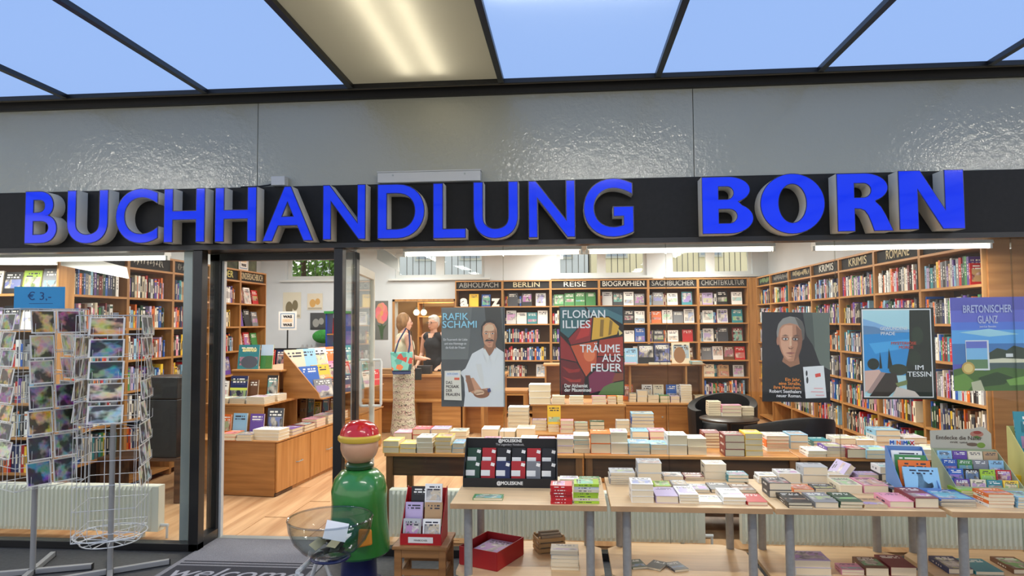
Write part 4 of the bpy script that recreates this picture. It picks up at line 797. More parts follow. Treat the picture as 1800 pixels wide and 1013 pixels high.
# radiators behind the glass
m_rad = mat('radiator_enamel', (222, 222, 206), 0.4)
def radiator(x0, x1, label):
    e = empty('radiator', ((x0+x1)/2, 0.25, 0)); tag(e, label, 'radiator', 'low radiators behind the shop window'); w = (x1-x0)/2; z0, z1 = 0.055, 0.385
    prof = []; x = -w+0.02; p = 0.0335
    while x+p <= w-0.02: prof += [(x, -0.036), (x+0.008, -0.048), (x+0.02, -0.048), (x+0.027, -0.036)]; x += p
    prof.append((w-0.001, -0.036)); prof.insert(0, (-w+0.001, -0.036))
    mb = MB(); n = len(prof); vs = [(a, b, z0+0.025) for a, b in prof]+[(a, b, z1-0.025) for a, b in prof]+[(a, -0.036, z0) for a, b in prof]+[(a, -0.036, z1) for a, b in prof]
    fs = []
    for i in range(n-1): fs += [(i, i+1, n+i+1, n+i), (2*n+i, 2*n+i+1, i+1, i), (n+i, n+i+1, 3*n+i+1, 3*n+i)]
    mb.add(vs, fs); mb.box(-w, w, -0.034, -0.025, z0, z1); mb.build('ribbed_front', m_rad, e)
    MB().box(-w, w, -0.0248, 0.044, z1-0.004, z1+0.004).build('top_grille', m_rad, e); MB().box(-w, w, 0.035, 0.045, z0, z1-0.005).build('rear_plate', m_rad, e)
    for s in (-1, 1): MB().box(s*(w-0.002)-0.002, s*(w-0.002)+0.002, -0.0247, 0.0345, z0, z1-0.005).build('end_cover', m_rad, e)
    for s in (-1, 1): MB().box(s*(w-0.15)-0.012, s*(w-0.15)+0.012, 0.0, 0.03, 0, z0+0.01).build('foot', m_rad, e)
    vv = MB().cyl((w+0.0002, 0.0, z0+0.04), (w+0.06, 0.0, z0+0.04), 0.012, n=10).build('valve', m_white, e); MB().cyl((w+0.05, 0, 0), (w+0.05, 0, z0+0.04), 0.009, n=10).build('pipe', m_white, vv)
for x0, x1, l in ((-4.9, -3.06, 'low white radiator behind the glass behind the postcard racks'), (-1.31, 0.93, 'low white radiator behind the glass behind the stool and first tables'), (1.18, 3.9, 'low white radiator behind the glass behind the third and fourth tables')): radiator(x0, x1, l)

# ------------------------------------------------------------------ stepped display unit in the middle of the shop
m_panel_w = wood('stained_panel', (150, 98, 48), (178, 122, 64), 0.4, axis=0)
d1 = empty('display_unit', (0.1, 2.2, 0)); tag(d1, 'stepped brown display unit with book stacks behind the window table', 'display unit')
MB().box(-0.74, 0.76, 0, 0.4, 0, 0.455).build('lower_step', m_panel_w, d1, bevel=0.004); MB().box(-0.5, 0.47, 0.4002, 0.95, 0, 0.70).build('upper_step', m_panel_w, d1, bevel=0.004); MB().box(-0.52, 0.49, 0.39, 0.96, 0.7002, 0.718).build('top_board', WOOD_H, d1, bevel=0.003); MB().box(-0.75, 0.77, -0.01, 0.3995, 0.4552, 0.47).build('step_board', WOOD_H, d1, bevel=0.003)
G7 = 'book stacks on the stepped display unit'
row([(893, 930, 756, 39, 6, 'pale grey', 'tall left stack', dict(length=0.2)), (936, 961, 757, 18, 3, 'lilac', 'second stack', dict(length=0.14)), (963, 983, 760, 14, 3, 'yellow', 'yellow stack', dict(length=0.12)), (985, 1008, 762, 22, 3, 'pink', 'fourth stack', dict(length=0.12)), (1010, 1034, 761, 17, 3, 'grey', 'fifth stack', dict(length=0.12)), (1037, 1063, 762, 20, 3, 'dark green', 'sixth stack', dict(length=0.12)), (1083, 1107, 760, 20, 3, 'pale grey', 'seventh stack', dict(length=0.12)), (1110, 1150, 758, 30, 5, 'light blue', 'blue end stack', dict(length=0.2, under='blue'))], 0.4702, G7, 'on the low step')
upright(PY(974, 748, 2.34), 0.135, 0.2, 0.015, 'yellow', 'yellow framed book standing against the stepped display unit', G7, 6)
row([(930, 968, 711, 34, 3, 'white', 'tall left stack', dict(length=0.22)), (970, 993, 711, 14, 3, 'cream', 'second stack', dict(length=0.16)), (1001, 1026, 711, 14, 3, 'cream', 'third stack', dict(length=0.16)), (1041, 1066, 711, 14, 3, 'pink', 'fourth stack', dict(length=0.16)), (1068, 1084, 711, 14, 3, 'orange', 'fifth stack', dict(length=0.16)), (1085, 1096, 711, 14, 4, 'yellow', 'sixth stack', dict(length=0.16))], 0.7182, G7, 'on the top step')

# ------------------------------------------------------------------ cabinet with large art books
d2 = empty('art_cabinet', (0.66, 4.0, 0)); tag(d2, 'brown cabinet with large art books on top beside the armchairs', 'cabinet')
MB().box(-0.98, 1.05, 0.0, 0.5, 0, 0.545).build('body', m_panel_w, d2, bevel=0.003); MB().box(-1.0, 1.07, -0.02, 0.52, 0.5452, 0.57).build('ledge', WOOD_H, d2, bevel=0.003)
MB().box(-0.98, 1.05, 0.48, 0.5, 0.5702, 1.02).build('back_panel', m_panel_w, d2); MB().box(-1.0, 1.07, 0.18, 0.52, 1.0202, 1.045).build('top_board', WOOD_H, d2, bevel=0.003)
for x in (-0.97, 0.12, 0.83, 1.04): MB().box(x-0.011, x+0.011, 0.2, 0.4798, 0.5702, 1.02).build('divider', WOOD, d2)
for k in range(4):
    dd = MB().box(-0.97+0.505*k, -0.475+0.505*k, -0.018, -0.0002, 0.06, 0.53).build('door', m_panel_w, d2, bevel=0.003)
    MB().cyl((-0.52+0.505*k, -0.018, 0.4), (-0.52+0.505*k, -0.034, 0.4), 0.01, n=10).build('knob', m_alu, dd)
G8 = 'large art books face out on the cabinet top'
for px0, px1, pt, c, lb, tx in ((1098, 1121, 612, 'light blue', 'pale blue art book lettered MONET on the cabinet top', 'MONET'), (1121, 1150, 605, 'black', 'black art book lettered LESSER URY on the cabinet top', 'LESSER\nURY'), (1150, 1178, 603, 'dark blue', 'dark blue art book lettered KUNST on the cabinet top', 'KUNST'), (1181, 1213, 602, 'cream', 'cream art book with a portrait on the cabinet top', None), (1062, 1094, 606, 'grey', 'grey art book behind the stained glass poster on the cabinet top', None)):
    a = PY(px0, 641, 4.26); b = PY(px1, pt, 4.3); bk = upright(Vector(((a.x+b.x)/2, 4.27, 1.0455)), b.x-a.x-0.012, b.z-1.045, 0.025, c, lb, G8, 8)
    if tx:
        q = text(tx, 0.12, m_ltr, bk, (0, (0.28 if c != 'light blue' else -0.05), 1.03), (0, 0, 0), width=0.8, depth=0.004, fat=0.02, line=0.75)
    else: picture([((150, 108, 70), oval(0.42, 0.4, 0.32, 0.38)), ((206, 164, 128), oval(0.45, 0.62, 0.16, 0.2))], 1, 1, bk, (0, -0.5, 1.02), (-PI/2, 0, 0), step=-0.01)
row([(1098, 1120, 641.5, 3, 1, 'pink', 'first flat', dict(length=0.15)), (1142, 1160, 641.5, 3, 1, 'cream', 'second flat', dict(length=0.12)), (1162, 1180, 641.5, 3, 1, 'cream', 'third flat', dict(length=0.12)), (1216, 1236, 641, 5, 2, 'teal', 'right end', dict(length=0.2))], 1.0452, 'flat books on the art cabinet', 'on the art cabinet top')
G9 = 'books on the ledge of the art cabinet'
row([(1106, 1119, 707, 15, 3, 'grey', 'first stack', dict(length=0.14)), (1120, 1138, 707, 20, 2, 'pale grey', 'second stack', dict(length=0.14)), (1140, 1159, 708, 12, 2, 'cream', 'third stack', dict(length=0.14)), (1160, 1178, 708, 12, 2, 'green', 'fourth stack', dict(length=0.14)), (1179, 1195, 708, 11, 2, 'lilac', 'fifth stack', dict(length=0.14)), (1197, 1217, 708, 30, 7, 'white', 'tall stack', dict(length=0.16)), (1222, 1240, 708, 12, 3, 'cream', 'right end stack', dict(length=0.16))], 0.5702, G9, 'on the art cabinet ledge')
for px, c in ((1104, 'orange'), (1138, 'white'), (1158, 'cream'), (1181, 'blue'), (1199, 'white')):
    a = PY(px, 690, 4.3); upright(Vector((a.x, 4.32, 0.5704)), 0.135, 0.2, 0.02, c, '%s book standing on the ledge of the art cabinet%s' % (c, ' beside the tall stack' if px == 1199 else ''), G9, 8)

# ------------------------------------------------------------------ armchairs, round table, side table
m_lea = mat('black_leather', (18, 18, 20), 0.45, var=0.2, scale=25, bump=0.05, bscale=120)
def armchair(loc, rz, w, label):
    e = empty('armchair', loc, rz); tag(e, label, 'armchair', 'black leather tub chairs')
    mb = MB(); n = 26; R0, R1 = w/2, w/2-0.09; vs = []
    for i in range(n+1):
        a = math.radians(-150+300*i/n)                                     # open towards +Y
        k = (math.cos(a*0.6))**2; h = 0.56+0.16*k; bx, by = math.sin(a), -math.cos(a)
        vs += [(R0*bx*0.97, R0*by*0.95, 0.06), (R0*bx*1.02, R0*by, h-0.03), (R0*bx, R0*by*0.985, h), (R1*bx*1.03, R1*by, h), (R1*bx, R1*by, h-0.03), (R1*bx, R1*by, 0.12)]
    fs = [(i*6+j, i*6+(j+1) % 6, (i+1)*6+(j+1) % 6, (i+1)*6+j) for i in range(n) for j in range(6)]+[(5, 4, 3, 2, 1, 0), tuple(n*6+j for j in range(6))]
    mb.add(vs, fs).build('shell', m_lea, e, smooth=True)
    MB().lathe([(R1-0.02, 0.13), (R1-0.005, 0.2), (R1-0.005, 0.38), (R1-0.03, 0.42), (0.05, 0.43)], 28).build('seat_cushion', m_lea, e, smooth=True)
    for a in (45, 135, 225, 315): MB().cyl((R1*0.8*math.cos(math.radians(a)), R1*0.8*math.sin(math.radians(a)), 0), (R1*0.8*math.cos(math.radians(a)), R1*0.8*math.sin(math.radians(a)), 0.13), 0.018, n=10).build('leg', m_alu, e)
    return e
armchair((2.06, 2.0, 0), math.radians(14), 0.80, 'black leather tub armchair turned away, nearer the window'); armchair((1.78, 3.52, 0), math.radians(150), 0.78, 'black leather tub armchair behind the round book table')
rt = empty('round_table', (1.68, 2.74, 0)); tag(rt, 'small dark round table with book stacks between the armchairs', 'table'); m_dk = mat('dark_wood_top', (44, 34, 28), 0.3)
MB().lathe([(0.29, 0.545), (0.305, 0.555), (0.305, 0.565), (0.29, 0.57)], 40).build('table_top', m_dk, rt, smooth=True); MB().cyl((0, 0, 0.02), (0, 0, 0.5448), 0.02, n=14).build('column', m_dk, rt, smooth=True); MB().lathe([(0.2, 0), (0.2, 0.012), (0.03, 0.03)], 32).build('foot', m_dk, rt, smooth=True)
row([(1246, 1268, 731, 24, 6, 'cream', 'left stack', dict(length=0.16)), (1269, 1304, 732, 19, 3, 'pink', 'front stack', dict(length=0.12)), (1305, 1326, 731, 14, 3, 'cream', 'right stack', dict(length=0.14))], 0.5702, 'books on the round table', 'on the round table')
sdt = empty('side_table', (-0.83, 4.1, 0)); tag(sdt, 'plain wooden side table beside the stepped display unit', 'table')
MB().box(-0.3, 0.3, -0.2, 0.2, 0.70, 0.73).build('table_top', WOOD_H, sdt, bevel=0.003)
for sx in (-1, 1):
    for sy in (-1, 1): MB().box(sx*0.27-0.022, sx*0.27+0.022, sy*0.17-0.022, sy*0.17+0.022, 0, 0.6998).build('leg', WOOD, sdt)

# ------------------------------------------------------------------ sales counter
ct_ = empty('sales_counter', (-1.9, 5.1, 0)); tag(ct_, 'brown wooden sales counter with a ledge behind the customer', 'counter')
MB().box(-1.1, 0.95, 0.0, 0.55, 0, 0.80).build('body', m_panel_w, ct_, bevel=0.003); MB().box(-1.13, 0.98, -0.04, 0.6, 0.8002, 0.84).build('counter_top', WOOD_H, ct_, bevel=0.004); MB().box(-1.13, 0.98, -0.2, -0.0002, 0.46, 0.49).build('bag_ledge', WOOD_H, ct_, bevel=0.003)
for x in (-1.05, -0.3, 0.4): MB().box(x-0.015, x+0.015, -0.18, -0.0002, 0, 0.4598).build('ledge_bracket', WOOD, ct_)
MB().box(-0.05, 0.36, -0.19, -0.17, 0.06, 0.4598).build('front_panel', WOOD_H, ct_)
def box_thing(name, label, cat, loc, sx, sy, sz, m, lidm=None, rz=0.0):
    e = empty(name, loc, rz); tag(e, label, cat); MB().box(-sx/2, sx/2, -sy/2, sy/2, 0, sz*0.82).build('body', m, e, bevel=min(0.006, sz*0.1)); MB().box(-sx/2-0.003, sx/2+0.003, -sy/2-0.003, sy/2+0.003, sz*0.82+0.0002, sz).build('lid', lidm or m, e, bevel=min(0.004, sz*0.05)); return e
box_thing('paper_stack', 'low brown paper stack on the sales counter left of the customer', 'papers', (-2.65, 5.3, 0.8402), 0.3, 0.22, 0.07, mat('kraft_paper', (150, 116, 76), 0.8)); box_thing('card_terminal', 'dark card terminal on the sales counter by the saleswoman', 'terminal', (-2.13, 5.25, 0.8402), 0.2, 0.16, 0.12, mat('dark_plastic', (40, 42, 46), 0.4)); box_thing('cash_box', 'grey box on the sales counter beside the big poster', 'box', (-1.75, 5.3, 0.8402), 0.26, 0.2, 0.16, mat('grey_plastic', (150, 148, 140), 0.5))

# ------------------------------------------------------------------ back wall and back room
fp = empty('flower_print', (-3.285, 7.047, 1.30)); tag(fp, 'tall print of a pink flower on the back wall', 'print'); MB().box(-0.115, 0.115, -0.006, 0, 0, 0.68).build('sheet', mat('print_ground', (86, 84, 80), 0.6), fp)
pet = []
for k in range(9): a = 40*k; pet.append(((208+8*(k % 3), 110+12*(k % 4), 104+10*(k % 3)), oval(0.5+0.27*math.cos(math.radians(a)), 0.68+0.16*math.sin(math.radians(a)), 0.24, 0.12, 12)))
picture([((104, 106, 100), rect(0, 0, 1, 1)), ((58, 84, 50), [(0.45, 0), (0.3, 0.3), (0.15, 0.38), (0.42, 0.36), (0.5, 0.5), (0.6, 0.34), (0.9, 0.4), (0.65, 0.25), (0.6, 0)])]+pet+[((214, 150, 90), oval(0.5, 0.68, 0.13, 0.07))], 0.23, 0.68, fp, (0, -0.0062, 0))
was_sign((-4.38, 5.6, 0.92), 0.0, 0.29, 'white sign WAS IST WAS on a stem above the picture book display', 0.93-0.36)
pl_ = empty('sign_plinth', (-4.38, 5.6, 0)); tag(pl_, 'narrow book rack below the WAS IST WAS sign', 'rack')
MB().box(-0.55, 0.55, -0.1, 0.25, 0, 0.03).build('base', WOOD_H, pl_); MB().box(-0.55, 0.55, 0.2, 0.22, 0.03, 1.2).build('back_panel', m_black, pl_)
for z in (0.45, 0.9): MB().box(-0.55, 0.55, -0.1, 0.1998, z-0.02, z).build('shelf', WOOD_H, pl_)
for k, c in enumerate(('lilac', 'red', 'dark blue', 'black', 'green', 'cream', 'brown')): upright(Vector((-4.83+0.15*k, 5.66, 0.9006)), 0.125, 0.28, 0.015, c, '%s booklet on the rack below the WAS IST WAS sign' % c, 'booklets on the narrow rack', 10)
for k, (px0, py0, px1, py1, c1, c2, lb) in enumerate(((497, 514, 529, 560, (212, 206, 186), (120, 110, 84), 'cream animal print on the back wall behind the WAS IST WAS sign'), (540, 516, 567, 545, (216, 206, 184), (206, 160, 92), 'cream print with ochre figures on the back wall'), (545, 550, 574, 580, (70, 72, 74), (150, 150, 146), 'dark photo print on the back wall above the radiator'))):
    a = PY(px0, py1, 7.04); b = PY(px1, py0, 7.04); e = empty('wall_print', ((a.x+b.x)/2, 7.047, a.z)); tag(e, lb, 'print'); w, h = b.x-a.x, b.z-a.z
    MB().box(-w/2, w/2, -0.005, 0, 0, h).build('sheet', mat('print_%d' % k, c1, 0.6), e); picture([(c2, oval(0.35, 0.4, 0.2, 0.25)), (c2, oval(0.68, 0.5, 0.16, 0.2)), (tuple(v*0.8 for v in c1), rect(0.05, 0.04, 0.95, 0.14))], w, h, e, (0, -0.0052, 0))
rr = empty('column_radiator', (-4.36, 6.95, 0)); tag(rr, 'grey column radiator against the back wall', 'radiator')
for k in range(9): MB().tube([(-0.32+0.08*k, 0, 0.62), (-0.32+0.08*k, 0, 1.18), (-0.32+0.08*k, 0, 1.22)], [0.024, 0.024, 0.012], 8).build('column', mat('radiator_grey', (176, 178, 180), 0.45), rr, smooth=True)
for z in (0.66, 1.16): MB().cyl((-0.36, 0, z), (0.36, 0, z), 0.02, n=10).build('header_pipe', mat('radiator_grey'), rr)
for s in (-1, 1): MB().cyl((s*0.3, 0, 0), (s*0.3, 0, 0.66), 0.014, n=8).build('leg', mat('radiator_grey'), rr)
bc_ = empty('toy_cabinet', (-3.80, 6.3, 0)); tag(bc_, 'narrow blue cabinet with green top behind the picture book display', 'cabinet'); m_bl = mat('blue_lacquer', (30, 62, 150), 0.4)
for s in (-1, 1): MB().box(s*0.16-0.012, s*0.16+0.012, -0.15, 0.15, 0, 1.75).build('side_panel', m_bl, bc_)
MB().box(-0.19, 0.19, -0.18, 0.18, 1.7502, 1.79).build('top_board', mat('green_lacquer', (46, 132, 62), 0.4), bc_); MB().prism([(-0.1, 1.7905), (0.1, 1.7905), (0.07, 1.86), (0, 1.93), (-0.07, 1.86)], -0.01, 0.01, 'XZ').build('finial', m_bl, bc_)
for z in (0.1, 0.55, 1.0, 1.4): MB().box(-0.1478, 0.1478, -0.15, 0.15, z, z+0.02).build('shelf', WOOD_H, bc_)
for k, (z, c) in enumerate(((0.57, 'orange'), (1.02, 'teal'), (1.42, 'red'))): upright(Vector((-3.80, 6.27, z+0.001)), 0.2, 0.26, 0.02, c, '%s picture book in the blue cabinet' % c, 'picture books in the blue cabinet', 8)
ty = empty('green_cushion', (-4.28, 6.9, 1.241)); tag(ty, 'green plush cushion with a red patch lying on the column radiator', 'cushion')
MB().ball((0, 0, 0.12), 0.2, 12, sc=(1, 0.6, 0.6)).build('body', mat('green_plush', (58, 140, 62), 0.9, var=0.2, scale=30), ty, smooth=True); MB().ball((0.2, -0.04, 0.13), 0.1, 10, sc=(0.7, 0.8, 1.2)).build('patch', mat('red_plush', (170, 44, 44), 0.9), ty, smooth=True)
for k, x in enumerate((-2.79, -2.655)):
    bl = empty('globe_lamp', (x, 7.6, 1.78)); tag(bl, ('left' if k == 0 else 'right')+' of the two glowing globe bulbs in the back room', 'lamp', 'globe bulbs in the back room')
    MB().ball((0, 0, 0), 0.055, 12).build('globe', emis('warm_globe', (255, 226, 170), 6.0), bl, smooth=True); MB().cyl((0, 0, 0.05), (0, 0, 0.09), 0.022, n=12).build('socket', m_alu, bl); MB().cyl((0, 0, 0.09), (0, 0, 0.47), 0.004, n=6).build('cord', m_black, bl)
rs = empty('back_room_shelf', (-2.35, 8.9, 0)); tag(rs, 'wooden shelf unit in the back room', 'shelf unit')
for x in (-0.7, 0.7): MB().box(x-0.015, x+0.015, 0, 0.35, 0, 2.005).build('side_panel', WOOD, rs)
for z in (0.4, 0.9, 1.3, 1.7, 1.98): MB().box(-0.6848, 0.6848, 0, 0.35, z, z+0.025).build('shelf', WOOD_H, rs)
box_thing('paper_house', 'small white paper house on the back room shelf', 'ornament', (-2.2, 8.95, 1.3255), 0.22, 0.2, 0.16, m_white)

# ------------------------------------------------------------------ tiered children's display by the entrance
kc = empty('tiered_cabinet', (-2.70, 1.45, 0), -0.105); tag(kc, 'tiered beech cabinet with children books seen through the doorway', 'cabinet')
KM = Matrix.Translation((-2.70, 1.45, 0)) @ Matrix.Rotation(-0.105, 4, 'Z')
MB().box(-0.95, -0.0185, 0.0, 2.6, 0.0, 0.495).build('body', m_panel_w, kc, bevel=0.003); MB().box(-0.97, 0.01, -0.015, 2.62, 0.4952, 0.51).build('counter_board', WOOD_H, kc, bevel=0.003); MB().box(-0.95, -0.004, 0.0001, 0.3, 0.002, 0.03).build('plinth', m_apr, kc)
for k in range(4):
    dd = MB().box(-0.018, 0.0, 0.01+0.645*k, 0.645+0.645*k, 0.035, 0.485).build('door', wood('door_beech', (176, 118, 58), (198, 142, 80), 0.4, axis=2), kc, bevel=0.003)
    MB().tube([(0.0, 0.36+0.645*k, 0.25), (0.022, 0.37+0.645*k, 0.25), (0.022, 0.46+0.645*k, 0.25), (0.0, 0.47+0.645*k, 0.25)], 0.005, 6).build('handle', m_alu, dd, smooth=True)
MB().box(-0.95, -0.32, 0.30, 0.318, 0.5102, 0.785).build('tier_front', WOOD_H, kc); MB().box(-0.95, -0.3, 0.29, 2.6, 0.7852, 0.805).build('tier_board', WOOD_H, kc, bevel=0.003); MB().box(-0.95, -0.93, 0.3182, 2.6, 0.5102, 0.785).build('tier_side', WOOD, kc)
for y in (0.95, 1.7, 2.58): MB().box(-0.9298, -0.32, y, y+0.018, 0.5102, 0.785).build('tier_divider', WOOD, kc)
MB().box(-0.95, -0.42, 0.75, 0.77, 0.8052, 1.09).build('upper_front', m_panel_w, kc); MB().box(-0.95, -0.38, 0.73, 2.6, 1.0902, 1.11).build('upper_board', WOOD_H, kc, bevel=0.003); MB().box(-0.95, -0.93, 0.7702, 2.6, 0.8052, 1.09).build('upper_side', WOOD, kc)
MB().prism([(-0.42, 0.8052), (0.0, 0.8052), (-0.02, 0.86), (-0.42, 1.3)], 0.85, 0.87, 'XZ').build('slope_side', m_panel_w, kc)
for k, (x, z) in enumerate(((-0.36, 1.02), (-0.2, 0.90), (-0.04, 0.8052))):
    MB().box(x-0.04, x+0.06, 0.8702, 2.6, z-0.012, z).build('slope_step', WOOD_H, kc)
K1 = 'children books on the tiered cabinet'
for k in range(3):
    x, z = ((-0.36, 1.02), (-0.2, 0.90), (-0.04, 0.8052))[k]; h = (0.3, 0.24, 0.2)[k]
    for q in range(6):
        c = [['cream', 'light blue', 'white', 'orange', 'dark blue', 'teal'], ['blue', 'yellow', 'pink', 'red', 'cream', 'green'], ['grey', 'orange', 'dark blue', 'teal', 'white', 'red']][k][q]
        p = KM @ Vector((x+0.035, 1.0+0.27*q, z+0.001)); upright(p, 0.25, h, 0.014, c, '%s picture book, %s along the %s step of the sloped display' % (c, ORD[q], ['upper', 'middle', 'lower'][k]), K1, 16, -0.105+math.radians(68))
row([(388, 413, 775, 12, 2, 'orange', 'first front stack', dict(length=0.2)), (415, 442, 775, 10, 2, 'grey', 'second front stack', dict(length=0.2))], 0.5102, K1, 'on the tiered cabinet')
for k, (x, y, z, w, l, t, n, c) in enumerate(((-0.13, 0.13, 0.5102, 0.27, 0.19, 0.032, 3, 'white'), (-0.09, 0.42, 0.5102, 0.15, 0.2, 0.03, 2, 'purple'), (-0.09, 0.66, 0.5102, 0.16, 0.22, 0.03, 2, 'dark red'), (-0.1, 0.92, 0.5102, 0.17, 0.2, 0.028, 3, 'pink'), (-0.1, 1.18, 0.5102, 0.18, 0.22, 0.03, 3, 'pale grey'), (-0.1, 1.46, 0.5102, 0.18, 0.22, 0.03, 3, 'red'), (-0.42, 0.42, 0.8052, 0.2, 0.2, 0.017, 4, 'pale grey'), (-0.62, 0.42, 0.8052, 0.17, 0.2, 0.017, 3, 'grey'), (-0.80, 0.42, 0.8052, 0.16, 0.2, 0.017, 3, 'cream'), (-0.38, 0.64, 0.8052, 0.14, 0.18, 0.017, 4, 'white'))):
    for i in range(n):
        p = KM @ Vector((x, y, z+0.0004+i*t)); book(p, (w, l, t-0.0004), c, '%s book, %s up in %s stack along the %s of the tiered cabinet' % (c, ORD[i], ORD[k % 6], 'base board' if z < 0.6 else 'first tier'), K1, (0, 0, -0.105+random.uniform(-0.03, 0.03)))
for px0, px1, pt, pb, Y, z, c, lb in ((388, 405, 729, 760, 1.66, 0.5104, 'orange', 'orange picture book'), (407, 433, 727, 757, 1.66, 0.5104, 'light blue', 'pale blue picture book'), (437, 463, 728, 757, 1.66, 0.5104, 'purple', 'purple picture book'), (467, 497, 718, 746, 1.72, 0.5104, 'dark grey', 'dark picture book'),
                                    (402, 434, 661, 698, 2.08, 0.8056, 'dark blue', 'dark blue book with lime stripes'), (436, 453, 668, 690, 2.12, 0.8056, 'brown', 'brown boxed book set'), (389, 400, 670, 698, 2.06, 0.8056, 'white', 'white book with yellow foot'), (467, 487, 660, 684, 2.14, 0.8056, 'black', 'black and white book'),
                                    (416, 455, 606, 650, 2.36, 1.1106, 'teal', 'turquoise picture book lettered EDWARD'), (456, 479, 606, 648, 2.40, 1.1106, 'green', 'picture book with a brown bear and green leaves')):
    a = PY(px0, pb, Y); b = PY(px1, pt, Y); bk = upright(Vector(((a.x+b.x)/2, Y, z)), b.x-a.x-0.004, max(0.12, b.z-z), 0.016, c, lb+' standing on the tiered cabinet', K1, 8, -0.05)
    if 'EDWARD' in lb:
        text('EDWARD', 0.13, mat('edward_yellow', (236, 230, 150), 0.5), bk, (0.03, 0.22, 1.03), (0, 0, 0), width=0.66, depth=0.004, fat=0.05); picture([((84, 92, 104), oval(0.55, 0.28, 0.4, 0.26)), ((150, 160, 170), oval(0.55, 0.26, 0.3, 0.22)), ((222, 130, 190), oval(0.52, 0.36, 0.2, 0.09))], 1, 1, bk, (0, -0.5, 1.02), (-PI/2, 0, 0), step=-0.01)
    if 'bear' in lb: picture([((190, 214, 236), rect(0, 0.55, 1, 1)), ((150, 190, 80), rect(0.45, 0.05, 1, 0.6)), ((150, 98, 48), oval(0.3, 0.4, 0.24, 0.34))], 1, 1, bk, (0, -0.5, 1.02), (-PI/2, 0, 0), step=-0.01)
    if 'lime' in lb: picture([((206, 220, 90), rect(0.0, 0.42, 1, 0.52)), ((206, 220, 90), rect(0, 0.78, 1, 0.86)), ((206, 220, 90), oval(0.65, 0.18, 0.26, 0.13)), ((30, 30, 60), oval(0.65, 0.18, 0.15, 0.07))], 1, 1, bk, (0, -0.5, 1.02), (-PI/2, 0, 0), step=-0.01)

for px, c, lb in ((532, 'tan', 'tan leaflet box'), (545, 'grey', 'grey book'), (557, 'yellow', 'yellow black book'), (571, 'purple', 'purple book'), (584, 'dark red', 'dark red book')):
    a = PY(px, 726, 2.98); upright(Vector((a.x, 2.98, 0.5104)), 0.075, 0.24 if c != 'yellow' else 0.18, 0.02, c, lb+' standing upright below the sloped display', K1, 6, -0.1)
# ------------------------------------------------------------------ left window corner and right end
bb = empty('black_chest', (-3.68, 1.35, 0.40)); tag(bb, 'black box-shaped chest behind the postcard racks', 'chest')
MB().box(-0.17, 0.17, -0.17, 0.17, 0, 0.52).build('body', m_black, bb, bevel=0.01); MB().box(-0.175, 0.175, -0.175, 0.175, 0.5202, 0.72).build('lid', m_black, bb, bevel=0.01)
be = empty('bench', (-3.85, 1.35, 0)); tag(be, 'brown wooden bench under the black chest', 'bench')
for y in (-0.12, 0.0, 0.12): MB().box(-0.4, 0.4, y-0.055, y+0.055, 0.37, 0.3998).build('slat', WOOD_D, be, bevel=0.003)
for x in (-0.35, 0.35): MB().box(x-0.03, x+0.03, -0.16, 0.16, 0, 0.3698).build('leg', WOOD_D, be)
ep = struct('wall_end_panel', MB().box(3.1, 4.5, 0.62, 0.64, 0, 2.36), wood('end_panel_wood', (156, 102, 54), (182, 126, 70), 0.45, axis=0))
for x in (3.42,): MB().box(x, x+0.05, 0.605, 0.6198, 0, 2.36).build('batten', wood('batten_wood', (112, 72, 40), (134, 90, 52), 0.45, axis=2), ep)
m_blind = mat('blind_fabric', (236, 234, 228), 0.8); m_blind.node_tree.nodes['Principled BSDF'].inputs['Subsurface Weight'].default_value = 0.0
def pelmet(px, Y, label):
    pts = [PY(x, y, Y) for x, y in px]; e = empty('blind', ((pts[0].x+pts[1].x)/2, Y, min(p.z for p in pts))); tag(e, label, 'blind'); o = e.location
    MB().prism([(p.x-o.x, p.z-o.z) for p in pts], -0.008, 0.008, 'XZ').build('panel', m_blind, e); MB().box(min(p.x for p in pts)-o.x, max(p.x for p in pts)-o.x, -0.01, 0.02, max(p.z for p in pts)-o.z+0.0003, max(p.z for p in pts)-o.z+0.03).build('rail', m_fit, e)
    for q in (0.15, 0.85): MB().cyl(((min(p.x for p in pts)*(1-q)+max(p.x for p in pts)*q)-o.x, 0.005, max(p.z for p in pts)-o.z+0.0302), ((min(p.x for p in pts)*(1-q)+max(p.x for p in pts)*q)-o.x, 0.005, CEIL-o.z), 0.004, n=6).build('hanger', m_alu, e)
pelmet([(-20, 466), (100, 466), (100, 443), (-20, 443)], 0.5, 'white roller blind end at the far left of the window'); pelmet([(108, 467), (226, 490), (222, 470), (108, 441)], 0.62, 'white slanted blind above the left bookcases'); pelmet([(663, 456), (702, 478), (700, 455), (664, 431)], 0.6, 'white slanted blind above the door leaf')

STUFF_O = STUFF.build('shelved_books', flat_print()); tag(STUFF_O, 'rows of many coloured book spines filling the farther shelves of the bookcases', 'books', kind='stuff')

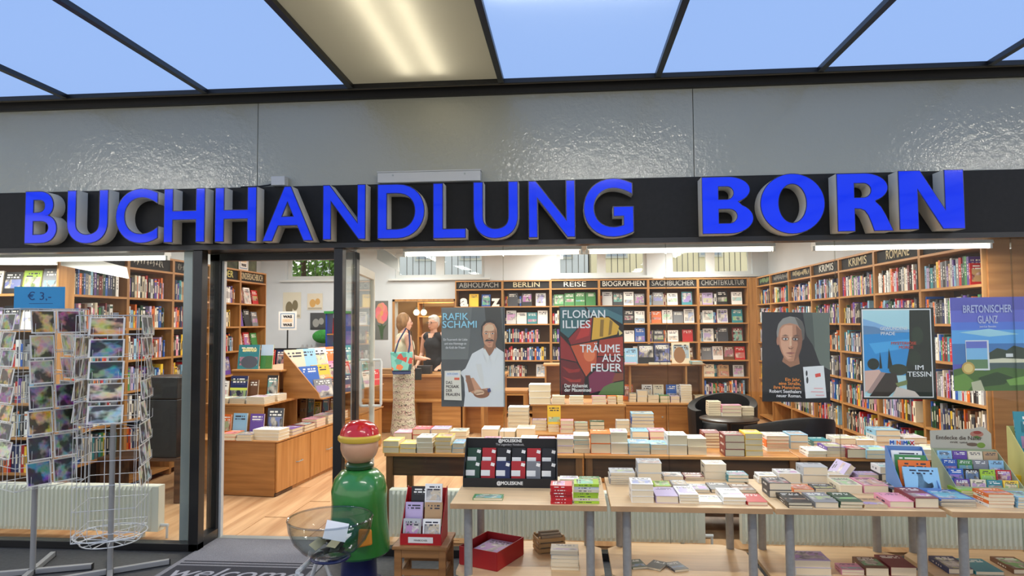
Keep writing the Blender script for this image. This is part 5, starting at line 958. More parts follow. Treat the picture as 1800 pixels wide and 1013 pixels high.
# ------------------------------------------------------------------ posters hung on the inside of the glass
def poster(name, label, x0, y0, x1, y1, ground, shapes, texts, tilt=0.0, Y=0.012):
    a = PY(x0, y1, Y); b = PY(x1, y0, Y); w, h = b.x-a.x, b.z-a.z
    e = empty(name, ((a.x+b.x)/2, Y, a.z), 0, (0, tilt, 0)); tag(e, label, 'poster', 'posters on the shop window')
    MB().box(-w/2, w/2, 0, 0.002, 0, h).build('sheet', mat('poster_'+name+str(int(x0)), tuple(min(255, v*1.2) for v in ground), 0.4), e)
    U = lambda p: ((p[0]-x0)/(x1-x0), (y1-p[1])/(y1-y0))
    if shapes: picture([(c, [(min(1, max(0, u)), min(1, max(0, v))) for u, v in map(U, pts)]) for c, pts in shapes], w, h, e, (0, -0.0001, 0), gain=1.55)
    z0 = -0.0004-0.00025*len(shapes)
    for body, px, py, ph, pw, col, al, kw in texts:
        u, v = U((px, py)); text(body, ph*h/(y1-y0), mat('print_%d_%d_%d' % col, tuple(min(250, v*1.12) for v in col), 0.5), e, ((u-0.5)*w, z0, v*h), width=pw*w/(x1-x0), align=al, depth=0.0003, **kw)
    return e
def el(cx, cy, rx, ry, n=22, a0=0, a1=360): return oval(cx, cy, rx, ry, n, a0, a1)
SK, SKD, SKL = (190, 138, 108), (142, 98, 74), (214, 170, 140)
poster('window_poster', 'grey poster with a man in white and the name RAFIK SCHAMI', 776, 540, 887, 715, (92, 94, 94), [
    ((104, 106, 104), [(776, 540), (830, 540), (816, 715), (776, 715)]), ((66, 64, 62), [(852, 540), (880, 540), (887, 640), (860, 640)]), ((80, 80, 80), rect(776, 632, 887, 715)),
    ((52, 48, 46), [(836, 640), (850, 652), (846, 676), (830, 668)]),
    ((226, 224, 218), [(848, 612), (830, 622), (818, 648), (808, 655), (815, 664), (818, 688), (815, 715), (886, 715), (886, 620), (868, 608)]),
    ((200, 198, 194), [(836, 640), (842, 664), (852, 690), (850, 664), (846, 640)]), ((206, 204, 200), [(874, 640), (880, 668), (858, 690), (884, 684)]), ((240, 238, 234), [(816, 660), (840, 700), (834, 715), (818, 715)]),
    (SK, [(818, 668), (828, 690), (842, 700), (862, 690), (858, 682), (846, 684), (832, 664)]), (SKD, el(846, 692, 14, 8)), (SKL, el(842, 690, 9, 5)), (SKD, [(818, 660), (826, 660), (834, 686), (824, 690)]),
    (SKD, [(853, 600), (870, 600), (872, 614), (860, 626), (850, 613)]), ((58, 52, 50), [(846, 590), (846, 574), (852, 565), (861, 562), (870, 565), (876, 574), (877, 592), (873, 600), (849, 598)]), (SK, [(848, 588), (849, 574), (855, 568), (862, 567), (869, 570), (873, 578), (874, 592), (871, 604), (865, 611), (858, 611), (851, 604)]), (SKL, [(850, 586), (852, 574), (858, 570), (866, 571), (869, 578), (866, 582), (854, 582)]), (SKD, [(870, 576), (874, 590), (871, 604), (865, 611), (868, 598)]),
    ((226, 220, 214), el(854.5, 586.6, 2.6, 1.1)), ((216, 210, 204), el(866, 586.6, 2.6, 1.1)), ((46, 38, 36), el(854.6, 586.6, 1.2, 1.2)), ((46, 38, 36), el(866, 586.6, 1.2, 1.2)), ((86, 70, 62), [(850.5, 583.4), (855, 581.8), (858.5, 583.4), (855, 583)]), ((86, 70, 62), [(862, 583.4), (866, 581.8), (870.5, 583.4), (866, 583)]), (SKL, [(859, 585), (861.5, 585), (863, 594), (858, 594)]), (SKD, [(857, 594.5), (864, 594.5), (860.5, 596)]), ((72, 62, 58), [(851.5, 600), (856, 596.6), (860.5, 597.4), (865, 596.6), (869.5, 600), (865, 600.2), (860.5, 599.6), (856, 600.2)]), ((176, 100, 88), [(856, 601), (865, 601), (860.5, 603.6)]), ((168, 116, 92), [(857, 606), (864, 606), (860.5, 608)]),
    ((206, 204, 200), [(852, 612), (860, 626), (858, 640), (850, 622)]), ((240, 238, 232), [(870, 612), (862, 626), (866, 642), (876, 620)]), (SKL, [(836, 688), (846, 686), (848, 688.5), (837, 691)]), (SKL, [(837, 692), (848, 690), (850, 692.5), (839, 695)]), ((120, 82, 64), [(836, 691), (849, 689), (849, 689.8), (836, 692)]), ((120, 82, 64), [(838, 695), (850, 693), (850, 693.8), (839, 696)]), ((70, 74, 110), [(856, 684), (861, 682), (863, 688), (858, 690)]),
    ((206, 198, 182), [(782, 652), (810, 651), (812, 704), (781, 703)]), ((222, 218, 206), rect(784, 655, 808, 662)), ((206, 92, 66), rect(799, 664, 808, 668))],
    [('RAFIK', 778, 562, 12, 45, (150, 206, 240), 'LEFT', dict(fat=0.012)), ('SCHAMI', 778, 576, 12, 60, (150, 206, 240), 'LEFT', dict(fat=0.012)), ('Ein Feuerwerk der Liebe', 801, 599, 4.5, 42, (226, 226, 222), 'CENTER', {}), ('und eine Hommage an', 801, 606, 4.5, 38, (226, 226, 222), 'CENTER', {}), ('die Kraft der Frauen', 801, 613, 4.5, 34, (226, 226, 222), 'CENTER', {}),
     ('DAS', 784, 675, 5, 11, (60, 44, 40), 'LEFT', dict(fat=0.012)), ('MOSAIK', 784, 682, 5, 23, (60, 44, 40), 'LEFT', dict(fat=0.012)), ('DER', 784, 689, 5, 11, (60, 44, 40), 'LEFT', dict(fat=0.012)), ('FRAUEN', 784, 696, 5, 24, (60, 44, 40), 'LEFT', dict(fat=0.012)), ('RAFIK SCHAMI', 796, 659, 3.5, 18, (110, 150, 180), 'CENTER', {})])
poster('window_poster', 'stained glass poster lettered FLORIAN ILLIES and TRÄUME AUS FEUER', 984, 538, 1096, 695, (28, 16, 20), [
    ((52, 92, 96), [(986, 540), (1028, 540), (1040, 556), (1020, 572), (1000, 594), (986, 582)]), ((64, 104, 112), [(1032, 540), (1094, 540), (1094, 570), (1070, 556), (1044, 556)]), ((40, 72, 84), [(1060, 540), (1094, 540), (1094, 556)]),
    ((128, 32, 36), [(1022, 572), (1042, 558), (1038, 600), (1004, 606), (1000, 596)]), ((168, 44, 40), [(1024, 574), (1040, 562), (1036, 590), (1012, 598)]), ((196, 150, 52), [(1044, 558), (1070, 558), (1088, 574), (1084, 588), (1052, 596), (1040, 598)]), ((128, 96, 40), [(1056, 562), (1062, 562), (1060, 592), (1054, 592)]), ((128, 96, 40), [(1072, 562), (1077, 566), (1074, 588), (1069, 590)]), ((190, 170, 100), [(1086, 578), (1094, 586), (1088, 590)]),
    ((178, 74, 42), [(1004, 608), (1050, 600), (1048, 640), (1030, 662), (1018, 640)]), ((150, 50, 38), [(1054, 598), (1094, 592), (1094, 626), (1050, 626)]), ((206, 110, 70), el(1036, 624, 10, 12)), ((112, 26, 34), [(1050, 628), (1094, 628), (1094, 656), (1046, 644)]), ((132, 34, 36), [(986, 590), (1002, 608), (1014, 636), (986, 630)]),
    ((96, 24, 30), [(986, 632), (1014, 638), (1028, 662), (1024, 694), (986, 694)]), ((140, 36, 34), [(988, 644), (1006, 650), (1020, 648), (1018, 654), (1000, 656)]), ((150, 44, 38), [(988, 662), (1008, 668), (1022, 666), (1020, 672), (1002, 672)]), ((60, 18, 22), [(988, 676), (1024, 680), (1022, 694), (988, 694)]),
    ((112, 34, 66), [(1034, 662), (1050, 648), (1090, 658), (1066, 684), (1036, 692)]), ((84, 108, 60), [(1072, 674), (1094, 670), (1094, 694), (1050, 694), (1060, 680)]), ((120, 60, 42), [(1080, 656), (1094, 656), (1094, 668), (1074, 672)])],
    [('FLORIAN', 989, 558.5, 13.5, 74, (240, 236, 230), 'LEFT', dict(fat=0.012)), ('ILLIES', 989, 576.5, 13.5, 48, (240, 236, 230), 'LEFT', dict(fat=0.012)), ('TRÄUME', 1089, 619.5, 13.5, 69, (240, 236, 230), 'RIGHT', dict(fat=0.012)), ('AUS', 1090, 636, 13.5, 32, (240, 236, 230), 'RIGHT', dict(fat=0.012)), ('FEUER', 1091, 653, 13.5, 53, (240, 236, 230), 'RIGHT', dict(fat=0.012)), ('Der Alchemist', 992, 681, 6, 40, (226, 220, 214), 'LEFT', dict(fat=0.02)), ('der Pfaueninsel', 992, 688.5, 6, 46, (226, 220, 214), 'LEFT', dict(fat=0.02))])
poster('window_poster', 'dark poster with a portrait of a grey haired man and orange lettering', 1340, 549, 1455, 707, (32, 31, 38), [
    ((92, 100, 92), [(1424, 549), (1455, 549), (1455, 650), (1438, 640), (1428, 610)]), ((70, 76, 72), [(1410, 549), (1426, 549), (1430, 612), (1416, 590)]), ((24, 24, 28), [(1368, 636), (1388, 646), (1412, 632), (1440, 648), (1455, 664), (1455, 707), (1340, 707), (1340, 654)]), (SKD, [(1378, 624), (1402, 624), (1404, 640), (1388, 646), (1374, 636)]),
    ((132, 128, 122), [(1366, 598), (1365, 584), (1368, 570), (1376, 560), (1388, 556), (1400, 558), (1409, 565), (1413, 578), (1412, 594), (1406, 600), (1372, 600)]), ((86, 82, 78), [(1396, 557), (1409, 565), (1413, 578), (1412, 596), (1406, 602), (1404, 576)]),
    ((172, 122, 96), [(1368, 590), (1370, 578), (1376, 571), (1388, 568), (1400, 571), (1407, 580), (1409, 596), (1407, 612), (1402, 626), (1394, 635), (1386, 636), (1379, 631), (1373, 620), (1369, 606)]),
    ((196, 148, 120), [(1371, 588), (1373, 578), (1380, 572), (1392, 572), (1392, 590), (1389, 612), (1390, 630), (1384, 632), (1377, 624), (1372, 608)]), ((126, 86, 68), [(1398, 572), (1407, 581), (1409, 596), (1407, 612), (1402, 626), (1394, 635), (1397, 620), (1401, 606), (1399, 590)]),
    ((150, 104, 82), el(1379.5, 595.5, 6.5, 4.5)), ((112, 78, 62), el(1397.5, 595.5, 6.5, 4.5)), ((210, 206, 200), el(1380, 596.2, 3.8, 1.7)), ((180, 174, 168), el(1397, 596.2, 3.8, 1.7)), ((44, 52, 60), el(1380.3, 596.2, 1.7, 1.7)), ((40, 46, 54), el(1396.8, 596.2, 1.7, 1.7)),
    ((92, 70, 60), [(1373, 590.5), (1380, 588.5), (1386, 590.8), (1380, 590.4)]), ((80, 60, 52), [(1392, 590.8), (1398, 588.5), (1405, 590.5), (1398, 590.4)]), ((214, 168, 140), [(1387, 592), (1389.5, 592), (1390.5, 608), (1386.5, 609)]), ((128, 88, 70), [(1384, 610), (1388.5, 612.5), (1394, 610), (1391, 614), (1386, 614)]), ((150, 92, 82), [(1380, 620.5), (1388, 619), (1397, 620.5), (1388.5, 623.2)]), ((106, 66, 60), [(1380, 620.8), (1397, 620.8), (1388.5, 621.5)]), ((150, 106, 86), [(1383, 626), (1394, 626), (1389, 628)]), ((160, 112, 90), el(1366.8, 600, 2.4, 7.5)),
    ((226, 224, 218), [(1409, 645), (1444, 642), (1448, 698), (1413, 700)]), ((40, 40, 44), el(1415, 656, 1.6, 5)), ((40, 40, 44), el(1416, 668, 1.8, 6)), ((206, 70, 60), [(1429, 657), (1438, 655), (1439, 661), (1430, 663)]), ((214, 160, 160), rect(1427, 681, 1442, 683)), ((214, 160, 160), rect(1422, 687, 1443, 689)), ((214, 160, 160), rect(1430, 693, 1444, 695))],
    [('Ein Jahr,', 1405, 670, 5.5, 26, (232, 138, 60), 'RIGHT', dict(fat=0.012)), ('eine Straße,', 1405, 677, 5.5, 37, (232, 138, 60), 'RIGHT', dict(fat=0.012)), ('ihre Menschen.', 1405, 684, 5.5, 46, (232, 138, 60), 'RIGHT', dict(fat=0.012)), ('Robert Seethalers', 1406, 691, 5.5, 54, (238, 236, 232), 'RIGHT', dict(fat=0.012)), ('neuer Roman.', 1406, 698.5, 5.5, 42, (238, 236, 232), 'RIGHT', dict(fat=0.012))], tilt=math.radians(1.0))
poster('window_poster', 'lake travel poster in a black border lettered IM TESSIN', 1517, 541, 1641, 702, (20, 22, 24), [
    ((222, 226, 226), rect(1519, 543, 1636, 699)), ((160, 196, 220), rect(1521, 545, 1634, 697)), ((120, 160, 196), [(1521, 560), (1540, 566), (1560, 574), (1590, 578), (1604, 580), (1604, 600), (1521, 600)]), ((88, 124, 160), [(1521, 572), (1540, 574), (1560, 582), (1604, 584), (1604, 600), (1521, 590)]), ((40, 128, 186), [(1521, 588), (1604, 584), (1604, 660), (1521, 660)]), ((66, 152, 206), [(1530, 604), (1600, 596), (1602, 610), (1540, 622)]),
    ((28, 34, 28), [(1600, 545), (1634, 545), (1634, 697), (1592, 697), (1590, 650), (1598, 610)]), ((40, 52, 38), el(1612, 590, 10, 16)), ((36, 46, 34), el(1606, 630, 10, 14)), ((26, 32, 26), [(1546, 648), (1548, 618), (1551, 648)]), ((26, 32, 26), [(1560, 648), (1563, 612), (1569, 648)]), ((28, 36, 28), el(1536, 640, 10, 10)), ((44, 50, 36), el(1578, 650, 16, 10)),
    ((196, 160, 146), [(1521, 652), (1546, 650), (1552, 662), (1540, 676), (1521, 690)]), ((150, 122, 116), [(1548, 654), (1560, 656), (1552, 676), (1530, 692), (1524, 690)]), ((48, 38, 34), [(1556, 656), (1574, 656), (1578, 680), (1560, 697), (1528, 697)]), ((110, 120, 72), [(1572, 674), (1592, 668), (1592, 676), (1576, 680)]), ((190, 176, 166), [(1574, 680), (1604, 688), (1612, 697), (1566, 697)])],
    [('GEWUNDENE', 1572, 580, 5.5, 46, (238, 240, 240), 'CENTER', dict(fat=0.012)), ('PFADE', 1562, 589, 5.5, 24, (238, 240, 240), 'CENTER', dict(fat=0.012)), ('MYSTERIÖSE', 1588, 606, 5, 42, (196, 76, 60), 'CENTER', dict(fat=0.012)), ('MORDE', 1592, 613, 5, 24, (196, 76, 60), 'CENTER', dict(fat=0.012)), ('IM', 1613, 650, 8, 14, (244, 244, 240), 'CENTER', dict(fat=0.012)), ('TESSIN', 1613, 662, 8.5, 40, (244, 244, 240), 'CENTER', dict(fat=0.012))])
poster('window_poster', 'seaside poster with violet sky lettered BRETONISCHER GLANZ', 1677, 522, 1803, 687, (84, 84, 160), [
    ((92, 96, 176), rect(1677, 545, 1803, 575)), ((78, 110, 190), rect(1677, 566, 1803, 600)), ((84, 150, 206), rect(1677, 580, 1803, 606)), ((146, 190, 222), [(1690, 584), (1740, 578), (1790, 588), (1740, 592)]), ((60, 108, 160), rect(1677, 604, 1803, 640)), ((46, 58, 46), [(1736, 622), (1752, 612), (1768, 616), (1780, 608), (1803, 614), (1803, 640), (1720, 634)]), ((206, 196, 170), [(1714, 634), (1760, 630), (1803, 632), (1803, 638), (1716, 640)]), ((70, 84, 84), rect(1716, 638, 1803, 650)), ((214, 210, 200), rect(1766, 622, 1778, 628)),
    ((66, 96, 44), [(1677, 650), (1700, 644), (1730, 652), (1760, 646), (1803, 650), (1803, 687), (1677, 687)]), ((96, 132, 58), [(1677, 662), (1696, 656), (1712, 672), (1700, 687), (1677, 687)]), ((40, 62, 34), [(1718, 664), (1750, 654), (1776, 664), (1760, 676), (1726, 680)]), ((170, 168, 140), [(1706, 672), (1722, 668), (1728, 687), (1708, 687)]), ((110, 148, 70), [(1764, 668), (1803, 660), (1803, 676), (1770, 678)]),
    ((220, 224, 228), rect(1699, 598, 1738, 651)), ((92, 104, 176), rect(1700, 600, 1735, 612)), ((116, 168, 212), rect(1700, 612, 1735, 632)), ((92, 120, 84), rect(1700, 632, 1735, 648)), ((176, 144, 76), el(1702, 647, 11, 11)), ((206, 178, 110), el(1702, 647, 8, 8))],
    [('BRETONISCHER', 1738, 549, 13, 82, (176, 182, 214), 'CENTER', dict(fat=0.02)), ('GLANZ', 1738, 568, 13, 34, (176, 182, 214), 'CENTER', dict(fat=0.02)), ('Jean-Luc Bannalec', 1738, 575.5, 3.5, 28, (222, 226, 236), 'CENTER', {})], tilt=math.radians(-0.4))

# ------------------------------------------------------------------ postcard racks
m_wire = mat('white_wire', (206, 208, 208), 0.35, metal=0.2); m_pole = mat('grey_pole', (150, 150, 150), 0.4, metal=0.2)
CARD = MB().box(-0.5, 0.5, 0, 1, 0, 1).mesh('postcard', card_mat())
HUE = {'ochre': (226, 178, 70), 'rust': (176, 72, 44), 'deep blue': (60, 82, 140), 'sand': (206, 180, 136), 'moss green': (112, 128, 70), 'violet': (120, 70, 120), 'cream': (230, 216, 180), 'slate': (110, 118, 126), 'teal': (70, 140, 140), 'rose': (206, 130, 130), 'pale sky': (190, 206, 214), 'brown': (134, 92, 58)}
def rack(loc, rot, half, zs, top, label, rings, feet_rot):
    e = empty('postcard_rack', loc); tag(e, label, 'postcard rack', 'revolving postcard racks')
    MB().cyl((0, 0, 0.03), (0, 0, top+0.02), 0.017, n=14).build('pole', m_pole, e, smooth=True)
    for k in range(4):
        a = feet_rot+PI/2*k; M = Matrix.Rotation(a, 4, 'Z'); MB().box(0.02, 0.34, -0.016, 0.016, 0.004, 0.036, M=M).build('foot', m_pole, e, bevel=0.003)
        MB().box(0.3402, 0.346, -0.017, 0.017, 0.0, 0.037, M=M).build('foot_cap', m_black, e)
    cs = [(half*math.sqrt(2)*math.cos(rot+PI/4+PI/2*k), half*math.sqrt(2)*math.sin(rot+PI/4+PI/2*k)) for k in range(4)]
    for k in range(4):
        c, d = Vector((*cs[k], 0)), Vector((*cs[(k+1) % 4], 0))
        for t in (0.0, 0.25, 0.5, 0.75):
            p = c.lerp(d, t); MB().cyl((p.x, p.y, zs[1]), (p.x, p.y, top), 0.0022, n=5).build('upright_wire', m_wire, e)
    for z in rings: MB().tube([(x, y, z) for x, y in cs], 0.0024, 5, closed=True).build('ring_wire', m_wire, e)
    for z in (zs[1], (zs[1]+top)/2, top):
        for k in range(4): MB().tube([(0, 0, z), (cs[k][0], cs[k][1], z)], 0.0024, 5).build('spoke_wire', m_wire, e)
    return e
def cards(e, rot, face, half, cols, z_rows, w, h, hues, rackname, facename, lean=9, out=0.012, pocket=True):
    a = rot+PI/2*face; n = Vector((math.cos(a), math.sin(a), 0)); t = Vector((-math.sin(a), math.cos(a), 0)); k = 0   # t runs left to right for the viewer
    rz = a+PI/2
    for r, z in enumerate(z_rows):
        for c in range(cols):
            hn = hues[k % len(hues)]; k += 1
            off = (c-(cols-1)/2)*(w+0.012); p = e.location+n*(half+out)+t*off
            if pocket:
                q = Vector((0, 0, 0))+n*(half+out+0.016)+t*off
                MB().tube([q-t*w*0.36+Vector((0, 0, z+h*0.42)), q-t*w*0.36+Vector((0, 0, z-0.004)), q+t*w*0.36+Vector((0, 0, z-0.004)), q+t*w*0.36+Vector((0, 0, z+h*0.42))], 0.0016, 4).build('pocket_wire', m_wire, e)
            if hn is None: continue
            o = bpy.data.objects.new('postcard', CARD); COL.objects.link(o); o.color = S(*HUE[hn])
            o.matrix_world = Matrix.Translation(p+n*0.012+Vector((0, 0, z))) @ Matrix.Rotation(rz, 4, 'Z') @ Matrix.Rotation(math.radians(-lean), 4, 'X') @ Matrix.Diagonal((w, 0.004, h, 1))
            pos = '' if cols == 1 else (', %s column' % ('left' if c == 0 else 'right'))
            tag(o, '%s postcard, %s row%s, %s of the %s' % (hn, ORD[r], pos, facename, rackname), 'postcard', 'postcards in the racks')
R1 = PZ(57, 1010, 0); rot1 = math.radians(-26)
rk1 = rack((R1.x, R1.y, 0), rot1, 0.2, (0, 0.585), 1.70, 'white wire postcard rack at the far left with two columns of cards', [0.585+0.14*k for k in range(8)]+[1.70], math.radians(20))
zr = [1.545-0.157*k for k in range(7)]
cards(rk1, rot1, 0, 0.2, 2, zr, 0.138, 0.148, ['ochre', 'rust', 'sand', None, 'sand', None, 'moss green', 'violet', 'ochre', 'brown', 'deep blue', 'slate', 'deep blue', 'slate'], 'leftmost rack', 'front side')
cards(rk1, rot1, 3, 0.2, 2, [1.565-0.112*k for k in range(8)], 0.165, 0.105, ['moss green', 'moss green', 'sand', 'moss green', 'slate', 'slate', 'ochre', 'ochre', 'brown', 'brown', 'rust', 'ochre', 'moss green', 'slate', 'slate', 'cream'], 'leftmost rack', 'left side')
cards(rk1, rot1, 1, 0.2, 2, [1.545-0.157*k for k in range(6)], 0.138, 0.148, ['cream', 'rose', 'pale sky', 'sand'], 'leftmost rack', 'far side', pocket=False)
R2 = PZ(193, 1010, 0); rot2 = math.radians(-68.6)
rk2 = rack((R2.x, R2.y, 0), rot2, 0.175, (0, 0.26), 1.655, 'white wire postcard rack nearer the door with landscape cards on top', [0.26, 0.30, 0.45, 0.6, 0.75, 0.9]+[0.985+0.137*k for k in range(5)]+[1.655], math.radians(35))
cards(rk2, rot2, 0, 0.175, 1, [1.53-0.137*k for k in range(5)], 0.2, 0.115, ['ochre', 'slate', 'teal', 'cream', 'pale sky'], 'rack by the door', 'front side')
cards(rk2, rot2, 1, 0.175, 2, [1.53-0.137*k for k in range(8)], 0.14, 0.12, ['pale sky', 'cream', 'rose', 'sand', None, 'cream', 'pale sky', 'sand', 'cream', None, 'slate', 'cream', 'pale sky', 'cream', 'cream', 'pale sky'], 'rack by the door', 'door side', lean=7)
cards(rk2, rot2, 3, 0.175, 2, [1.40-0.137*k for k in range(4)], 0.14, 0.12, ['cream', 'sand', 'slate', 'pale sky'], 'rack by the door', 'left side', lean=7, pocket=False)
bsk = MB()
for z, r in ((0.262, 0.21), (0.215, 0.17)): bsk.tube([(r*math.cos(2*PI*k/24), r*math.sin(2*PI*k/24), z) for k in range(24)], 0.004, 6, closed=True)
for k in range(12): bsk.tube([(0.21*math.cos(PI*k/6), 0.21*math.sin(PI*k/6), 0.262), (0.17*math.cos(PI*k/6), 0.17*math.sin(PI*k/6), 0.215), (0.02*math.cos(PI*k/6), 0.02*math.sin(PI*k/6), 0.215)], 0.003, 5)
tag(bsk.build('wire_basket', m_wire, rk2), kind='stuff')
pc = empty('price_card', PY(67, 546, R1.y-0.02), 0.25); tag(pc, 'blue handwritten price card above the leftmost rack', 'price card')
pc.location = (R1.x+0.02, R1.y-0.03, 1.7003)
MB().box(-0.15, 0.15, 0, 0.003, 0, 0.145).build('card', mat('blue_paper', (40, 136, 190), 0.6), pc); text('€ 3,-', 0.05, mat('pen_blue', (20, 60, 110), 0.6), pc, (0, -0.001, 0.06), depth=0.0004); MB().box(-0.06, 0.08, -0.001, -0.0002, 0.035, 0.038).build('underline', mat('pen_blue'), pc)

# ------------------------------------------------------------------ welcome mat
mt_ = empty('door_mat', (-2.13, -0.24, 0)); tag(mt_, 'grey and black door mat lettered welcome in front of the entrance', 'door mat')
m_mat = mat('grey_mat_pile', (118, 118, 124), 0.95, var=0.2, scale=150, bump=0.3, bscale=300); m_matd = mat('dark_mat_pile', (40, 41, 50), 0.95, var=0.2, scale=150)
MB().box(-0.5, 0.5, -0.52, 0.49, 0, 0.008).build('pile', m_mat, mt_, bevel=0.003)
for y in (0.01, -0.035): MB().box(-0.46, 0.46, y-0.009, y+0.009, 0.0082, 0.009).build('stripe', m_matd, mt_)
MB().box(-0.46, 0.46, -0.5, -0.07, 0.0082, 0.0088).build('field', m_matd, mt_)
text('welcome', 0.16, mat('mat_letter', (150, 150, 158), 0.95), mt_, (0.0, -0.27, 0.0095), (0, 0, 0), width=0.86, depth=0.0006, shear=0.25, fat=0.005)

# ------------------------------------------------------------------ display stand with the clear bowl
sx_, sy_ = -1.29, -0.55
ds = empty('display_stand', (sx_, sy_, 0)); tag(ds, 'green turned display stand with a red domed cap, carrying a clear bowl', 'display stand')
gl_ = dict(coat=0.6)
m_gr = mat('green_gloss', (50, 128, 54), 0.25, coat=0.6); m_rd = mat('red_gloss', (206, 30, 28), 0.2, coat=0.6); m_nv = mat('navy_gloss', (24, 32, 84), 0.3, coat=0.3); m_yl = mat('yellow_gloss', (226, 188, 70), 0.3, coat=0.4); m_bch = mat('beech_ball', (206, 156, 120), 0.35, var=0.06, scale=6, coat=0.4)
MB().lathe([(0.15, 0), (0.16, 0.01), (0.15, 0.03), (0.11, 0.05), (0.105, 0.18), (0.11, 0.2)], 36).build('foot', m_nv, ds, smooth=True)
MB().lathe([(0.17, 0.2), (0.185, 0.215), (0.185, 0.26), (0.17, 0.40), (0.165, 0.50), (0.168, 0.58), (0.15, 0.65), (0.11, 0.695), (0.06, 0.71)], 40).build('body', m_gr, ds, smooth=True)
MB().lathe([(0.065, 0.705), (0.085, 0.712), (0.088, 0.73), (0.075, 0.745), (0.06, 0.75)], 32).build('collar', mat('dark_green_gloss', (26, 70, 34), 0.3, coat=0.5), ds, smooth=True)
MB().ball((0, 0, 0.845), 0.115, 18).build('ball', m_bch, ds, smooth=True)
MB().lathe([(0.122, 0.875), (0.13, 0.885), (0.13, 0.905), (0.12, 0.915)], 36).build('band', m_yl, ds, smooth=True)
MB().lathe([(0.119, 0.9152), (0.112, 0.945), (0.09, 0.975), (0.055, 0.995), (0.01, 1.003)], 36).build('cap', m_rd, ds, smooth=True)
MB().prism([(0.05, 0.29), (0.14, 0.31), (0.135, 0.40), (0.06, 0.40)], -0.205, -0.185, 'XZ').build('pouch', mat('orange_gloss', (232, 146, 46), 0.35, coat=0.3), ds, bevel=0.01)
hp = MB().tube([(0.0, -0.16, 0.24), (-0.02, -0.3, 0.26), (-0.03, -0.42, 0.295)], 0.014, 8).build('bowl_arm', m_nv, ds, smooth=True)
MB().tube([(-0.03+0.1*math.cos(2*PI*k/24), -0.42+0.1*math.sin(2*PI*k/24), 0.314) for k in range(24)], 0.008, 8, closed=True).build('bowl_ring', m_nv, ds, smooth=True)
bw_ = empty('clear_bowl', (sx_-0.03, sy_-0.42, 0.325)); tag(bw_, 'clear plastic bowl of paper slips held by the green stand', 'bowl')
pr = [(0.03, 0.0), (0.09, 0.008), (0.15, 0.04), (0.195, 0.09), (0.218, 0.15), (0.222, 0.2), (0.226, 0.206), (0.231, 0.2), (0.224, 0.148), (0.199, 0.086), (0.153, 0.034), (0.09, 0.002), (0.03, -0.006)]
MB().lathe(pr, 48).build('shell', glass_mat('clear_plastic', (0.84, 0.86, 0.86, 1), 2.4), bw_, smooth=True); MB().tube([(0.227*math.cos(2*PI*k/40), 0.227*math.sin(2*PI*k/40), 0.203) for k in range(40)], 0.006, 8, closed=True).build('rim', glass_mat('clear_rim', (0.8, 0.82, 0.84, 1), 5.0), bw_, smooth=True)
random.seed(3)
for k in range(14):
    c = random.choice([(236, 234, 228), (60, 54, 48), (120, 96, 60), (200, 190, 150), (86, 92, 80)]) if k < 12 else (240, 240, 238)
    r = random.uniform(0, 0.09); t = random.uniform(0, 2*PI)
    o = MB().box(-0.04, 0.04, -0.028, 0.028, 0, 0.001).build('paper_slip', mat('slip_%d_%d' % (c[0], c[2]), c, 0.7), None, loc=bw_.location+Vector((r*math.cos(t), r*math.sin(t), 0.022+0.007*k)), rot=(random.uniform(-0.5, 0.5), random.uniform(-0.5, 0.5), t*2))
    tag(o, 'paper slip lying in the clear bowl', 'paper slip', 'paper slips in the clear bowl')
cp = MB().box(-0.06, 0.06, -0.001, 0.001, -0.05, 0.05).build('card_note', mat('white_card', (240, 240, 240), 0.5), None, loc=bw_.location+Vector((0.06, -0.08, 0.155)), rot=(math.radians(-35), 0.25, 0.3)); tag(cp, 'larger white card leaning at the rim of the clear bowl', 'card')
# folding sign frame at the edge of the picture
fs_ = empty('folding_frame', (-1.43, -0.99, 0)); tag(fs_, 'white metal folding frame standing beside the clear bowl', 'frame')
for s in (-1, 1): MB().tube([(-0.10, s*0.16, 0.0), (0.0, s*0.16, 0.29)], 0.012, 8).build('bar', m_wire, fs_); MB().tube([(0.12, s*0.16, 0.0), (0.012, s*0.16, 0.285)], 0.012, 8).build('bar', m_wire, fs_)
MB().tube([(0.0, -0.16, 0.295), (0.0, 0.16, 0.295)], 0.014, 8).build('hinge_bar', m_wire, fs_)

